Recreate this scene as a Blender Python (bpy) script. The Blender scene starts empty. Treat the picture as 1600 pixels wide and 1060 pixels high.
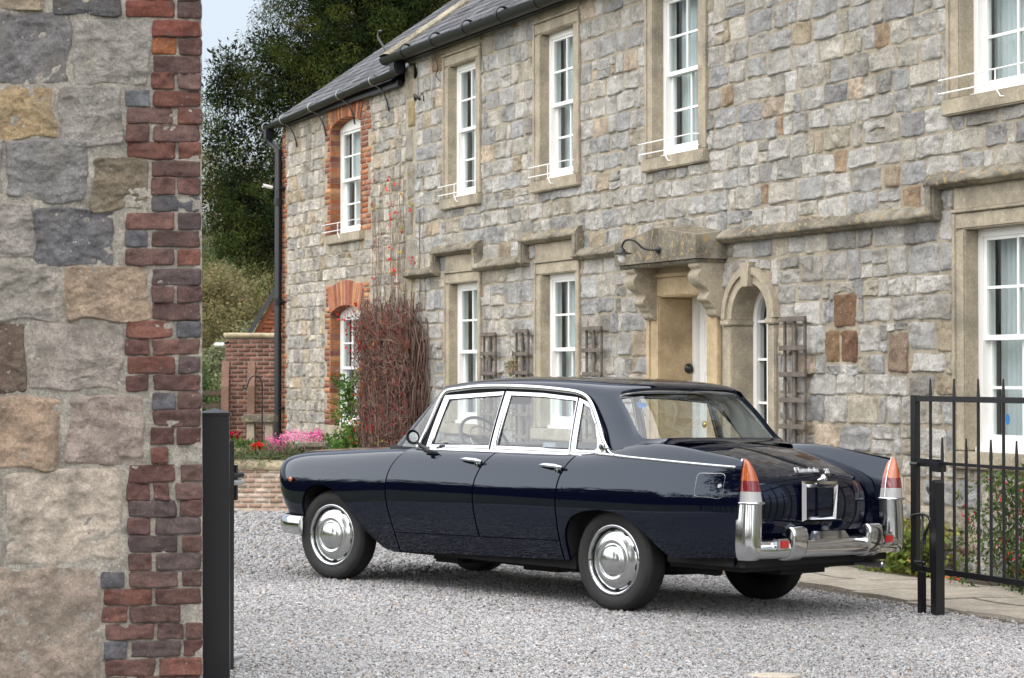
import bpy, bmesh, math, random
import numpy as np
from mathutils import Matrix, Vector
R = math.radians
rng = np.random.default_rng(7)
random.seed(7)
SC = bpy.context.scene
COL = SC.collection

# ------------------------------------------------------------------ camera, sky, sun, exposure
CAM_H = 1.5166
cam_d = bpy.data.cameras.new('camera'); cam = bpy.data.objects.new('camera', cam_d); COL.objects.link(cam)
cam.location = (0, 0, CAM_H)
cam.rotation_euler = (R(90) + math.atan(54.5 / 3300), 0, 0)
cam_d.lens = 74.25; cam_d.sensor_width = 36; cam_d.clip_start = .1; cam_d.clip_end = 3000
cam_d.dof.use_dof = True; cam_d.dof.focus_distance = 14.6; cam_d.dof.aperture_fstop = 10.0
SC.camera = cam

SUN_AZ, SUN_EL = R(214), R(58)          # azimuth clockwise from +Y: behind and left of the camera
world = bpy.data.worlds.new('World'); SC.world = world; world.use_nodes = True
wn = world.node_tree; wn.nodes.clear()
w_out = wn.nodes.new('ShaderNodeOutputWorld'); w_bg = wn.nodes.new('ShaderNodeBackground')
w_sky = wn.nodes.new('ShaderNodeTexSky'); w_sky.sky_type = 'NISHITA'; w_sky.sun_disc = False
w_sky.sun_elevation = SUN_EL; w_sky.sun_rotation = SUN_AZ; w_sky.air_density = 1.0; w_sky.dust_density = 3.0
w_hs = wn.nodes.new('ShaderNodeHueSaturation'); w_hs.inputs['Saturation'].default_value = .55; w_hs.inputs['Value'].default_value = 1.0
w_tc = wn.nodes.new('ShaderNodeTexCoord'); w_ns = wn.nodes.new('ShaderNodeTexNoise')
w_ns.inputs['Scale'].default_value = 2.2; w_ns.inputs['Detail'].default_value = 6
w_cr = wn.nodes.new('ShaderNodeValToRGB'); w_cr.color_ramp.elements[0].position = .35; w_cr.color_ramp.elements[1].position = .7
w_mx = wn.nodes.new('ShaderNodeMixRGB'); w_mx.inputs['Color2'].default_value = (5.6, 6.0, 6.7, 1)
w_sc = wn.nodes.new('ShaderNodeMath'); w_sc.operation = 'MULTIPLY'; w_sc.inputs[1].default_value = .48
wn.links.new(w_tc.outputs['Generated'], w_ns.inputs['Vector']); wn.links.new(w_ns.outputs['Fac'], w_cr.inputs['Fac'])
wn.links.new(w_cr.outputs['Color'], w_sc.inputs[0]); wn.links.new(w_sc.outputs[0], w_mx.inputs['Fac'])
wn.links.new(w_sky.outputs['Color'], w_hs.inputs['Color']); wn.links.new(w_hs.outputs['Color'], w_mx.inputs['Color1'])
wn.links.new(w_mx.outputs['Color'], w_bg.inputs['Color']); w_bg.inputs['Strength'].default_value = .092
wn.links.new(w_bg.outputs[0], w_out.inputs[0])

sun_d = bpy.data.lights.new('sun', 'SUN'); sun = bpy.data.objects.new('sun', sun_d); COL.objects.link(sun)
sun_d.energy = 3.2; sun_d.angle = R(155); sun_d.color = (1.0, .975, .94)
sdir = Vector((math.sin(SUN_AZ) * math.cos(SUN_EL), math.cos(SUN_AZ) * math.cos(SUN_EL), math.sin(SUN_EL)))
sun.rotation_euler = sdir.to_track_quat('Z', 'Y').to_euler(); sun.location = sdir * 60
SC.view_settings.view_transform = 'Standard'; SC.view_settings.look = 'None'; SC.view_settings.gamma = 1
SC.view_settings.exposure = 1.2
SC.cycles.use_denoising = True
SC.cycles.max_bounces = 8; SC.cycles.transparent_max_bounces = 16; SC.cycles.transmission_bounces = 8
SC.cycles.sample_clamp_indirect = 6

# ------------------------------------------------------------------ helpers
def tag(o, label=None, cat=None, group=None, kind=None):
    if label: o['label'] = label
    if cat: o['category'] = cat
    if group: o['group'] = group
    if kind: o['kind'] = kind
    return o
def empty(name, label=None, cat=None, group=None, loc=(0, 0, 0), rz=0, matrix=None):
    o = bpy.data.objects.new(name, None); COL.objects.link(o); o.empty_display_size = .2
    if matrix is not None: o.matrix_world = matrix
    else: o.location = loc; o.rotation_euler = (0, 0, rz)
    return tag(o, label, cat, group)
def link(name, me, mat, parent=None, smooth=False):
    o = bpy.data.objects.new(name, me); COL.objects.link(o)
    if mat is not None:
        for m in (mat if isinstance(mat, (list, tuple)) else [mat]): me.materials.append(m)
    if parent is not None: o.parent = parent
    if smooth: me.polygons.foreach_set('use_smooth', np.ones(len(me.polygons), bool))
    return o
def np_mesh(name, V, Fs, mat, parent=None, smooth=False, cols=None):
    """V (N,3); Fs one (M,k) array of faces or a list of them; cols optional (N,3) point colours."""
    V = np.asarray(V, np.float32)
    if not isinstance(Fs, list): Fs = [Fs]
    Fs = [np.asarray(f, np.int32) for f in Fs if len(f)]
    me = bpy.data.meshes.new(name)
    me.vertices.add(len(V)); me.vertices.foreach_set('co', V.ravel())
    nl = sum(f.size for f in Fs); npoly = sum(len(f) for f in Fs)
    me.loops.add(nl); me.loops.foreach_set('vertex_index', np.concatenate([f.ravel() for f in Fs]))
    st = []; k = 0
    for f in Fs:
        st.append(k + np.arange(len(f)) * f.shape[1]); k += f.size
    me.polygons.add(npoly); me.polygons.foreach_set('loop_start', np.concatenate(st).astype(np.int32))
    me.update(calc_edges=True); me.validate()
    if cols is not None:
        at = me.color_attributes.new('Col', 'FLOAT_COLOR', 'POINT')
        c = np.ones((len(V), 4), np.float32); c[:, :3] = cols
        at.data.foreach_set('color', c.ravel())
    return link(name, me, mat, parent, smooth)

class MB:
    def __init__(s): s.v = []; s.f = []; s.c = []; s.mi = []; s.cc = None
    def add(s, vs, fs, col=None, mi=0):
        n = len(s.v); s.v += [tuple(map(float, v)) for v in vs]; s.f += [tuple(i + n for i in f) for f in fs]
        s.c += [col or (1, 1, 1)] * len(vs); s.mi += [mi] * len(fs); return s
    def box(s, x0, x1, y0, y1, z0, z1, col=None, mi=0, bev=0):
        if bev:
            b = bev; xs = (x0, x0 + b, x1 - b, x1); ys = (y0, y0 + b, y1 - b, y1); zs = (z0, z0 + b, z1 - b, z1)
            bm = bmesh.new(); bmesh.ops.create_cube(bm, size=1)
            for v in bm.verts: v.co = ((x0 if v.co.x < 0 else x1), (y0 if v.co.y < 0 else y1), (z0 if v.co.z < 0 else z1))
            bmesh.ops.bevel(bm, geom=bm.edges[:], offset=b, segments=2, affect='EDGES')
            bm.verts.index_update(); s.add([v.co[:] for v in bm.verts], [[v.index for v in f.verts] for f in bm.faces], col, mi); bm.free(); return s
        v = [(x, y, z) for z in (z0, z1) for y in (y0, y1) for x in (x0, x1)]
        return s.add(v, [(0, 2, 3, 1), (4, 5, 7, 6), (0, 1, 5, 4), (2, 6, 7, 3), (0, 4, 6, 2), (1, 3, 7, 5)], col, mi)
    def prism(s, poly, d0, d1, axis='y', col=None, mi=0):
        """polygon (list of 2-tuples) extruded along an axis: axis y -> poly is (x,z); x -> (y,z); z -> (x,y)."""
        n = len(poly)
        mk = {'y': lambda p, d: (p[0], d, p[1]), 'x': lambda p, d: (d, p[0], p[1]), 'z': lambda p, d: (p[0], p[1], d)}[axis]
        v = [mk(p, d0) for p in poly] + [mk(p, d1) for p in poly]
        f = [tuple(range(n)), tuple(range(2 * n - 1, n - 1, -1))] + [(i, i + n, (i + 1) % n + n, (i + 1) % n) for i in range(n)]
        return s.add(v, f, col, mi)
    def tube(s, pts, r, seg=8, flat=None, closed=False, col=None, mi=0, up=None, cap=True):
        pts = [Vector(p) for p in pts]; n = len(pts)
        rs = r if hasattr(r, '__len__') else [r] * n
        rings = []; prev = None
        for i, p in enumerate(pts):
            if closed: t = (pts[(i + 1) % n] - pts[i - 1])
            else: t = (pts[min(i + 1, n - 1)] - pts[max(i - 1, 0)])
            t.normalize()
            if up is not None:
                u = Vector(up(i) if callable(up) else up); u = (u - t * u.dot(t)).normalized()
            elif prev is None:
                u = t.orthogonal().normalized()
            else:
                u = (prev - t * prev.dot(t)).normalized()
            prev = u; w = t.cross(u)
            ru, rw = (rs[i], rs[i]) if flat is None else (rs[i] * flat[0], rs[i] * flat[1])
            rings.append([p + u * (ru * math.cos(2 * math.pi * k / seg)) + w * (rw * math.sin(2 * math.pi * k / seg)) for k in range(seg)])
        vs = [q for ring in rings for q in ring]; fs = []
        for i in range(n if closed else n - 1):
            j = (i + 1) % n
            fs += [(i * seg + k, i * seg + (k + 1) % seg, j * seg + (k + 1) % seg, j * seg + k) for k in range(seg)]
        if not closed and cap: fs += [tuple(range(seg - 1, -1, -1)), tuple((n - 1) * seg + k for k in range(seg))]
        return s.add(vs, fs, col, mi)
    def lathe(s, prof, seg=32, axis='z', o=(0, 0, 0), col=None, mi=0):
        """prof: (radius, height) list turned round an axis."""
        n = len(prof); vs = []
        for k in range(seg):
            a = 2 * math.pi * k / seg; c, sn = math.cos(a), math.sin(a)
            for r, h in prof:
                vs.append({'z': (o[0] + r * c, o[1] + r * sn, o[2] + h), 'y': (o[0] + r * c, o[1] + h, o[2] + r * sn), 'x': (o[0] + h, o[1] + r * c, o[2] + r * sn)}[axis])
        fs = [(k * n + i, ((k + 1) % seg) * n + i, ((k + 1) % seg) * n + i + 1, k * n + i + 1) for k in range(seg) for i in range(n - 1)]
        if axis == 'y': fs = [f[::-1] for f in fs]
        return s.add(vs, fs, col, mi)
    def grid(s, P, col=None, mi=0, flip=False):
        P = np.asarray(P); n, m = P.shape[:2]
        fs = [(i * m + j, (i + 1) * m + j, (i + 1) * m + j + 1, i * m + j + 1) for i in range(n - 1) for j in range(m - 1)]
        if flip: fs = [f[::-1] for f in fs]
        return s.add(P.reshape(-1, 3), fs, col, mi)
    def build(s, name, mat, parent=None, smooth=False, auto=None, colors=False):
        me = bpy.data.meshes.new(name); me.from_pydata(s.v, [], s.f)
        if any(s.mi): me.polygons.foreach_set('material_index', s.mi)
        if colors:
            at = me.color_attributes.new('Col', 'FLOAT_COLOR', 'POINT')
            c = np.ones((len(s.v), 4), np.float32); c[:, :3] = s.c; at.data.foreach_set('color', c.ravel())
        me.update()
        o = link(name, me, mat, parent, smooth or auto is not None)
        if auto is not None: me.set_sharp_from_angle(angle=R(auto))
        return o

def vhash(ix, iy, iz, seed=0):
    h = (ix.astype(np.int64) * 374761393 + iy.astype(np.int64) * 668265263 + iz.astype(np.int64) * 2147483647 + seed * 974634777) & 0xffffffff
    h = ((h ^ (h >> 13)) * 1274126177) & 0xffffffff
    h = (h ^ (h >> 16)) & 0xffffff
    return h / float(0xffffff)
def vnoise(P, seed=0):
    P = np.asarray(P, float); i = np.floor(P).astype(np.int64); f = P - i; f = f * f * (3 - 2 * f); r = 0
    for dx in (0, 1):
        for dy in (0, 1):
            for dz in (0, 1):
                w = (f[..., 0] if dx else 1 - f[..., 0]) * (f[..., 1] if dy else 1 - f[..., 1]) * (f[..., 2] if dz else 1 - f[..., 2])
                r = r + w * vhash(i[..., 0] + dx, i[..., 1] + dy, i[..., 2] + dz, seed)
    return r * 2 - 1
def fbm(P, o=4, seed=0):
    P = np.asarray(P, float); r = 0; a = 1; t = 0
    for k in range(o):
        r = r + a * vnoise(P * 2 ** k + 17.3 * k, seed + k); t += a; a *= .55
    return r / t

# ------------------------------------------------------------------ materials
def new_mat(name):
    m = bpy.data.materials.new(name); m.use_nodes = True; nt = m.node_tree
    return m, nt, nt.nodes['Principled BSDF']
def N(nt, t, **kw):
    n = nt.nodes.new(t)
    for k, v in kw.items():
        if k in n.inputs: n.inputs[k].default_value = v
        else: setattr(n, k, v)
    return n
def plain(name, c, rough=.6, metal=0, spec=.5, bump=0, bscale=40, var=0, vscale=6):
    m, nt, b = new_mat(name)
    b.inputs['Base Color'].default_value = (*c, 1); b.inputs['Roughness'].default_value = rough
    b.inputs['Metallic'].default_value = metal; b.inputs['Specular IOR Level'].default_value = spec
    tc = N(nt, 'ShaderNodeTexCoord')
    if var:
        ns = N(nt, 'ShaderNodeTexNoise', Scale=vscale, Detail=5); nt.links.new(tc.outputs['Object'], ns.inputs['Vector'])
        mr = N(nt, 'ShaderNodeMapRange'); mr.inputs['From Min'].default_value = .25; mr.inputs['From Max'].default_value = .75
        mr.inputs['To Min'].default_value = 1 - var; mr.inputs['To Max'].default_value = 1 + var
        mx = N(nt, 'ShaderNodeMixRGB', blend_type='MULTIPLY', Fac=1); mx.inputs['Color1'].default_value = (*c, 1)
        nt.links.new(ns.outputs['Fac'], mr.inputs['Value']); nt.links.new(mr.outputs[0], mx.inputs['Color2']); nt.links.new(mx.outputs[0], b.inputs['Base Color'])
    if bump:
        n2 = N(nt, 'ShaderNodeTexNoise', Scale=bscale, Detail=6); nt.links.new(tc.outputs['Object'], n2.inputs['Vector'])
        bp = N(nt, 'ShaderNodeBump', Strength=bump, Distance=.01); nt.links.new(n2.outputs['Fac'], bp.inputs['Height']); nt.links.new(bp.outputs[0], b.inputs['Normal'])
    return m
def rock_mat(name, base=None, scale=1.0, rough=.93, var=.28, bump=.5, lichen=0.0, lcol=(.62, .6, .55), stain=None, stain_amt=0, lscale=26, dist=.012):
    """mineral surface: colour from the mesh's Col attribute (or a base), grain, mottling, lichen spots, stains."""
    m, nt, b = new_mat(name); L = nt.links.new
    b.inputs['Roughness'].default_value = rough; b.inputs['Specular IOR Level'].default_value = .25
    tc = N(nt, 'ShaderNodeTexCoord')
    if base is None:
        src = N(nt, 'ShaderNodeVertexColor', layer_name='Col').outputs['Color']
    else:
        rg = N(nt, 'ShaderNodeRGB'); rg.outputs[0].default_value = (*base, 1); src = rg.outputs[0]
    def noise(sc, det=6, rg=.6):
        n = N(nt, 'ShaderNodeTexNoise', Scale=sc * scale, Detail=det, Roughness=rg); L(tc.outputs['Object'], n.inputs['Vector']); return n
    def mul(src, fac_out, lo, hi, a=.3, z=.7):
        mr = N(nt, 'ShaderNodeMapRange'); 
        for k, v in (('From Min', a), ('From Max', z), ('To Min', lo), ('To Max', hi)): mr.inputs[k].default_value = v
        L(fac_out, mr.inputs['Value'])
        mx = N(nt, 'ShaderNodeMixRGB', blend_type='MULTIPLY', Fac=1); L(src, mx.inputs['Color1']); L(mr.outputs[0], mx.inputs['Color2']); return mx.outputs[0]
    n1 = noise(5); n2 = noise(38, 8, .7); n3 = noise(160, 3)
    src = mul(src, n1.outputs['Fac'], 1 - var, 1 + var); src = mul(src, n2.outputs['Fac'], 1 - var * 1.1, 1 + var * 1.1)
    src = mul(src, n3.outputs['Fac'], 1 - var * .6, 1 + var * .6)
    if stain is not None:
        n4 = noise(2.3, 7, .65); rp = N(nt, 'ShaderNodeMapRange')
        for k, v in (('From Min', .5), ('From Max', .68), ('To Min', 0), ('To Max', stain_amt)): rp.inputs[k].default_value = v
        L(n4.outputs['Fac'], rp.inputs['Value'])
        mx = N(nt, 'ShaderNodeMixRGB'); L(rp.outputs[0], mx.inputs['Fac']); L(src, mx.inputs['Color1']); mx.inputs['Color2'].default_value = (*stain, 1); src = mx.outputs[0]
    if lichen:
        n5 = noise(lscale, 4, .5); rp = N(nt, 'ShaderNodeMapRange')
        for k, v in (('From Min', .72 - lichen * .12), ('From Max', .745 - lichen * .12), ('To Min', 0), ('To Max', .8)): rp.inputs[k].default_value = v
        L(n5.outputs['Fac'], rp.inputs['Value'])
        mx = N(nt, 'ShaderNodeMixRGB'); L(rp.outputs[0], mx.inputs['Fac']); L(src, mx.inputs['Color1']); mx.inputs['Color2'].default_value = (*lcol, 1); src = mx.outputs[0]
    L(src, b.inputs['Base Color'])
    ad = N(nt, 'ShaderNodeMath', operation='ADD'); L(n2.outputs['Fac'], ad.inputs[0]); L(n3.outputs['Fac'], ad.inputs[1])
    bp = N(nt, 'ShaderNodeBump', Strength=bump, Distance=dist); L(ad.outputs[0], bp.inputs['Height']); L(bp.outputs[0], b.inputs['Normal'])
    return m
def leaf_mat(name, rough=.75, trans=.25, var=.35):
    m, nt, b = new_mat(name); L = nt.links.new
    vc = N(nt, 'ShaderNodeVertexColor', layer_name='Col'); L(vc.outputs['Color'], b.inputs['Base Color'])
    b.inputs['Roughness'].default_value = rough; b.inputs['Specular IOR Level'].default_value = .12
    tr = N(nt, 'ShaderNodeBsdfTranslucent'); L(vc.outputs['Color'], tr.inputs['Color'])
    mx = N(nt, 'ShaderNodeMixShader', Fac=trans); L(b.outputs[0], mx.inputs[1]); L(tr.outputs[0], mx.inputs[2])
    L(mx.outputs[0], nt.nodes['Material Output'].inputs['Surface'])
    return m
def glass_mat(name, tint=(.93, .96, .95), f0=.08, rough=0.0, bump=0):
    m, nt, b = new_mat(name); L = nt.links.new; nt.nodes.remove(b)
    gl = N(nt, 'ShaderNodeBsdfGlossy', Roughness=rough); tr = N(nt, 'ShaderNodeBsdfTransparent')
    tr.inputs['Color'].default_value = (*tint, 1)
    ge = N(nt, 'ShaderNodeNewGeometry'); dt = N(nt, 'ShaderNodeVectorMath', operation='DOT_PRODUCT'); L(ge.outputs['Incoming'], dt.inputs[0]); L(ge.outputs['Normal'], dt.inputs[1])
    ab = N(nt, 'ShaderNodeMath', operation='ABSOLUTE'); L(dt.outputs['Value'], ab.inputs[0])
    om = N(nt, 'ShaderNodeMath', operation='SUBTRACT'); om.inputs[0].default_value = 1; L(ab.outputs[0], om.inputs[1])
    pw = N(nt, 'ShaderNodeMath', operation='POWER'); L(om.outputs[0], pw.inputs[0]); pw.inputs[1].default_value = 5
    ma = N(nt, 'ShaderNodeMath', operation='MULTIPLY_ADD'); L(pw.outputs[0], ma.inputs[0]); ma.inputs[1].default_value = 1 - f0; ma.inputs[2].default_value = f0
    mx = N(nt, 'ShaderNodeMixShader'); L(ma.outputs[0], mx.inputs['Fac']); L(tr.outputs[0], mx.inputs[1]); L(gl.outputs[0], mx.inputs[2])
    if bump:
        tc = N(nt, 'ShaderNodeTexCoord'); n2 = N(nt, 'ShaderNodeTexNoise', Scale=3.5, Detail=2); L(tc.outputs['Object'], n2.inputs['Vector'])
        bp = N(nt, 'ShaderNodeBump', Strength=bump, Distance=.02); L(n2.outputs['Fac'], bp.inputs['Height']); L(bp.outputs[0], gl.inputs['Normal'])
    L(mx.outputs[0], nt.nodes['Material Output'].inputs['Surface'])
    return m

M = {}
M['stone'] = rock_mat('grey_rubble_stone', var=.30, bump=1.0, dist=.03, lichen=.5, lcol=(.55, .54, .5), stain=(.23, .19, .13), stain_amt=.45, lscale=34)
M['mortar'] = rock_mat('lime_mortar', base=(.36, .315, .24), var=.28, bump=.9, scale=1.3)
M['limestone'] = rock_mat('buff_limestone', base=(.34, .296, .222), var=.2, bump=.5, lichen=.62, lcol=(.52, .46, .34), stain=(.19, .17, .135), stain_amt=.9, lscale=52)
M['warmstone'] = rock_mat('golden_limestone', base=(.42, .325, .20), var=.14, bump=.3, stain=(.20, .14, .085), stain_amt=.6)
M['hoodstone'] = rock_mat('lichened_hood_stone', base=(.165, .148, .115), var=.35, bump=.8, lichen=1.0, lcol=(.37, .27, .13), stain=(.38, .35, .28), stain_amt=.8, lscale=20)
M['brick'] = rock_mat('old_brick', var=.22, bump=.6, lichen=.35, lcol=(.45, .42, .38))
M['pierstone'] = rock_mat('pier_stone', var=.32, bump=1.0, scale=2.4, lichen=.35, lcol=(.55, .53, .48), stain=(.21, .19, .15), stain_amt=.55, dist=.016, lscale=22)
M['pierbrick'] = rock_mat('pier_brick', var=.34, bump=1.0, scale=2.2, lichen=.25, lcol=(.32, .30, .28), stain=(.085, .062, .06), stain_amt=.8, dist=.008, lscale=40)
M['piermortar'] = rock_mat('pier_mortar', base=(.34, .315, .27), var=.38, bump=1.0, scale=2.2, lichen=.7, lcol=(.52, .5, .45), dist=.01)
M['slate'] = rock_mat('roof_slate', var=.28, bump=.4, rough=.55, lichen=.5, lcol=(.3, .3, .27))
M['white'] = plain('white_gloss_paint', (.80, .80, .78), .35, var=.05, vscale=4)
M['wglass'] = glass_mat('window_glass', (.80, .86, .86), .07, .0, .15)
M['curtain'] = plain('net_curtain', (.66, .69, .69), .9, var=.1, vscale=5)
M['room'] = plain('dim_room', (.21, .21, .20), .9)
M['gutter'] = plain('black_gutter', (.008, .009, .012), .42, spec=.35)
M['iron'] = plain('black_iron_paint', (.008, .008, .010), .32, bump=.08, bscale=60)
M['wood'] = rock_mat('weathered_wood', base=(.15, .128, .11), var=.3, bump=.6, scale=1.5)
M['darkmetal'] = plain('dark_metal', (.02, .02, .022), .4)
M['steel'] = plain('galvanised_steel', (.55, .55, .56), .35, metal=.9)
M['lampglass'] = plain('frosted_lamp_glass', (.62, .62, .60), .25)
M['brass'] = plain('brass', (.62, .42, .14), .25, metal=1)
M['leaf'] = leaf_mat('leaves')
M['twig'] = rock_mat('twigs', var=.35, bump=.4, scale=2)
M['bark'] = rock_mat('bark', base=(.09, .065, .05), var=.35, bump=.9)
M['terracotta'] = plain('terracotta', (.40, .17, .085), .8, var=.2, bump=.3)
M['stonepot'] = plain('buff_pot', (.38, .29, .17), .8, var=.2, bump=.3)
M['blackpot'] = plain('black_pot', (.015, .015, .016), .5)
M['soil'] = plain('soil', (.05, .035, .025), .95, bump=.8)
M['flag'] = rock_mat('flagstone', base=(.30, .27, .225), var=.22, bump=.5, lichen=.7, lcol=(.4, .39, .35), stain=(.15, .14, .10), stain_amt=.6, scale=.6)
# car
def paint_mat():
    m, nt, b = new_mat('navy_car_paint')
    b.inputs['Base Color'].default_value = (.0016, .0022, .0085, 1); b.inputs['Roughness'].default_value = .035
    b.inputs['IOR'].default_value = 1.53; b.inputs['Specular Tint'].default_value = (.76, .87, 1, 1)  # blue cast of reflected sky is put into the specular tint
    return m
M['paint'] = paint_mat()
M['chrome'] = plain('chrome', (.54, .55, .57), .07, metal=1)
M['bumperchrome'] = plain('bumper_chrome', (.60, .61, .62), .13, metal=1, bump=.02, bscale=14)
M['hubchrome'] = plain('hubcap_steel', (.60, .62, .61), .20, metal=1)
M['satin'] = plain('satin_metal', (.55, .55, .55), .28, metal=1)
M['tyre'] = plain('tyre_rubber', (.012, .012, .012), .75, bump=.3, bscale=90, var=.3, vscale=12)
M['wheelpaint'] = plain('wheel_paint', (.55, .57, .55), .3)
M['under'] = plain('underbody', (.008, .008, .008), .85)
M['cglass'] = glass_mat('car_glass', (.86, .91, .92), .11)
M['seat'] = plain('seat_cloth', (.33, .36, .39), .85, bump=.2, var=.1)
M['trim'] = plain('dark_trim', (.03, .033, .038), .5)
M['liner'] = plain('headliner', (.42, .42, .40), .9)
def lens(name, c, a=.35):
    m, nt, b = new_mat(name); b.inputs['Base Color'].default_value = (*c, 1); b.inputs['Roughness'].default_value = .12
    b.inputs['Coat Weight'].default_value = .8
    tc = N(nt, 'ShaderNodeTexCoord'); wv = N(nt, 'ShaderNodeTexWave', Scale=26, bands_direction='Y'); wv.wave_type = 'BANDS'
    nt.links.new(tc.outputs['Object'], wv.inputs['Vector'])
    bp = N(nt, 'ShaderNodeBump', Strength=.25, Distance=.004); nt.links.new(wv.outputs['Fac'], bp.inputs['Height']); nt.links.new(bp.outputs[0], b.inputs['Normal'])
    return m
M['amber'] = lens('amber_lens', (.31, .060, .005)); M['red'] = lens('red_lens', (.13, .003, .008)); M['clear'] = lens('clear_lens', (.33, .33, .33))
M['reflector'] = lens('red_reflector', (.38, .010, .010)); M['blue'] = plain('blue_sticker', (.02, .14, .36), .5); M['badge'] = plain('badge_metal', (.62, .63, .65), .4, metal=.8)
# ------------------------------------------------------------------ the car
def natspline(xk, Y):
    """natural cubic spline through knots xk (n,), values Y (n,d); returns an evaluator."""
    xk = np.asarray(xk, float); Y = np.asarray(Y, float); n = len(xk); h = np.diff(xk)
    A = np.zeros((n, n)); B = np.zeros((n, Y.shape[1])); A[0, 0] = A[-1, -1] = 1
    for i in range(1, n - 1):
        A[i, i - 1], A[i, i], A[i, i + 1] = h[i - 1], 2 * (h[i - 1] + h[i]), h[i]
        B[i] = 6 * ((Y[i + 1] - Y[i]) / h[i] - (Y[i] - Y[i - 1]) / h[i - 1])
    m = np.linalg.solve(A, B)
    def ev(x):
        x = np.asarray(x, float); i = np.clip(np.searchsorted(xk, x) - 1, 0, n - 2)
        hh = h[i][..., None]; a = (xk[i + 1] - x)[..., None]; b = (x - xk[i])[..., None]
        return (m[i] * a ** 3 + m[i + 1] * b ** 3) / (6 * hh) + (Y[i] / hh - m[i] * hh / 6) * a + (Y[i + 1] / hh - m[i + 1] * hh / 6) * b
    return ev
def bbasis(t, n=8, p=3):
    t = np.atleast_1d(np.asarray(t, float)); kn = np.concatenate([np.zeros(p), np.linspace(0, 1, n - p + 1), np.ones(p)])
    t = np.clip(t, 0, 1 - 1e-9)
    B = [((kn[i] <= t) & (t < kn[i + 1])).astype(float) for i in range(len(kn) - 1)]
    for d in range(1, p + 1):
        nb = []
        for i in range(len(kn) - 1 - d):
            a = 0; dn = kn[i + d] - kn[i]
            if dn > 0: a = a + (t - kn[i]) / dn * B[i]
            dn = kn[i + d + 1] - kn[i + 1]
            if dn > 0: a = a + (kn[i + d + 1] - t) / dn * B[i + 1]
            nb.append(a)
        B = nb
    return np.stack(B, -1)
def crom(pts, k=12):
    """smooth polyline through points (centripetal-ish Catmull-Rom)."""
    P = np.asarray(pts, float); n = len(P); s = np.concatenate([[0], np.cumsum(np.linalg.norm(np.diff(P, axis=0), axis=1) ** .7)])
    ev = natspline(s, P); u = np.concatenate([np.linspace(s[i], s[i + 1], k, endpoint=False) for i in range(n - 1)] + [[s[-1]]])
    return ev(u)

#        x      c0          c1          c2          c3          c4          c5           c6           c7
REAR = [(-1.10, .64, .28, .725, .38, .775, .56, .782, .76, .760, .93, .732, 1.005, .690, .95, .635, .42),
        (-.80, .68, .25, .768, .37, .823, .56, .831, .76, .800, .94, .746, 1.045, .695, 1.01, .615, .60),
        (-.45, .70, .22, .790, .35, .850, .55, .858, .76, .818, .945, .748, 1.085, .690, 1.06, .60, .92),
        (-.15, .71, .20, .795, .34, .855, .55, .863, .76, .820, .945, .745, 1.07, .685, 1.07, .60, 1.0),
        (.15, .72, .20, .80, .34, .858, .55, .867, .76, .822, .94, .756, 1.01, .69, 1.02, .60, 1.0),
        (.45, .72, .20, .80, .34, .860, .55, .869, .76, .824, .93, .765, .988, .70, .988, .60, .95),
        (1.2, .72, .20, .80, .34, .862, .55, .872, .76, .826, .93, .765, .988, .70, .988, .60, .95),
        (2.1, .72, .20, .80, .34, .860, .55, .868, .76, .822, .93, .755, .986, .69, .988, .60, .95)]
FRONT = [(1.8, .72, .20, .80, .34, .861, .55, .870, .76, .824, .93, .758, .987, .52, .998, 0, .99),
         (2.2, .72, .20, .80, .34, .860, .55, .867, .75, .822, .92, .745, .984, .46, 1.000, 0, 1.0),
         (2.6, .72, .20, .80, .34, .858, .54, .862, .73, .818, .90, .725, .968, .42, .985, 0, .985),
         (3.0, .72, .20, .80, .34, .854, .53, .856, .71, .812, .875, .715, .946, .40, .962, 0, .962),
         (3.3, .72, .24, .80, .36, .846, .53, .848, .695, .806, .852, .71, .925, .40, .942, 0, .945),
         (3.60, .74, .34, .80, .42, .84, .54, .842, .68, .80, .80, .71, .882, .40, .905, 0, .91),
         (3.86, .76, .42, .80, .46, .83, .55, .83, .68, .80, .77, .70, .845, .40, .86, 0, .86)]
_er = natspline([r[0] for r in REAR], [r[1:] for r in REAR]); _ef = natspline([r[0] for r in FRONT], [r[1:] for r in FRONT])
TR = .8                                   # section parameter of the shoulder ridge
def nose_w(x): return np.where(x > 3.12, np.maximum(1 - (np.clip(x - 3.12, 0, .53) / .53) ** 5, 0) ** (1 / 4.5), 1.0)
def sec(x, t, front=False):
    """points of the body side at stations x and section parameters t (same shape)."""
    x = np.asarray(x, float); t = np.asarray(t, float)
    c = (_ef if front else _er)(x).reshape(x.shape + (8, 2)); b = bbasis(t.ravel()).reshape(t.shape + (8,))
    yz = (b[..., None] * c).sum(-2); y, z = yz[..., 0], yz[..., 1]
    if front:
        y = y * nose_w(x)
        x = x - np.clip((x - 2.9) / .6, 0, 1) * .155 * np.clip((.84 - z) / .40, 0, 1.2) ** 1.4
    return np.stack([x, y, z], -1)
_ts = np.linspace(0, TR, 160)
def t_of_z(x, z, front=False):
    """section parameter at height z on the side, per station."""
    x = np.atleast_1d(np.asarray(x, float)); z = np.broadcast_to(np.asarray(z, float), x.shape)
    X, T = np.meshgrid(x, _ts, indexing='ij'); Z = sec(X, T, front)[..., 2]
    return np.array([np.interp(z[i], Z[i], _ts) for i in range(len(x))])
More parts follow.
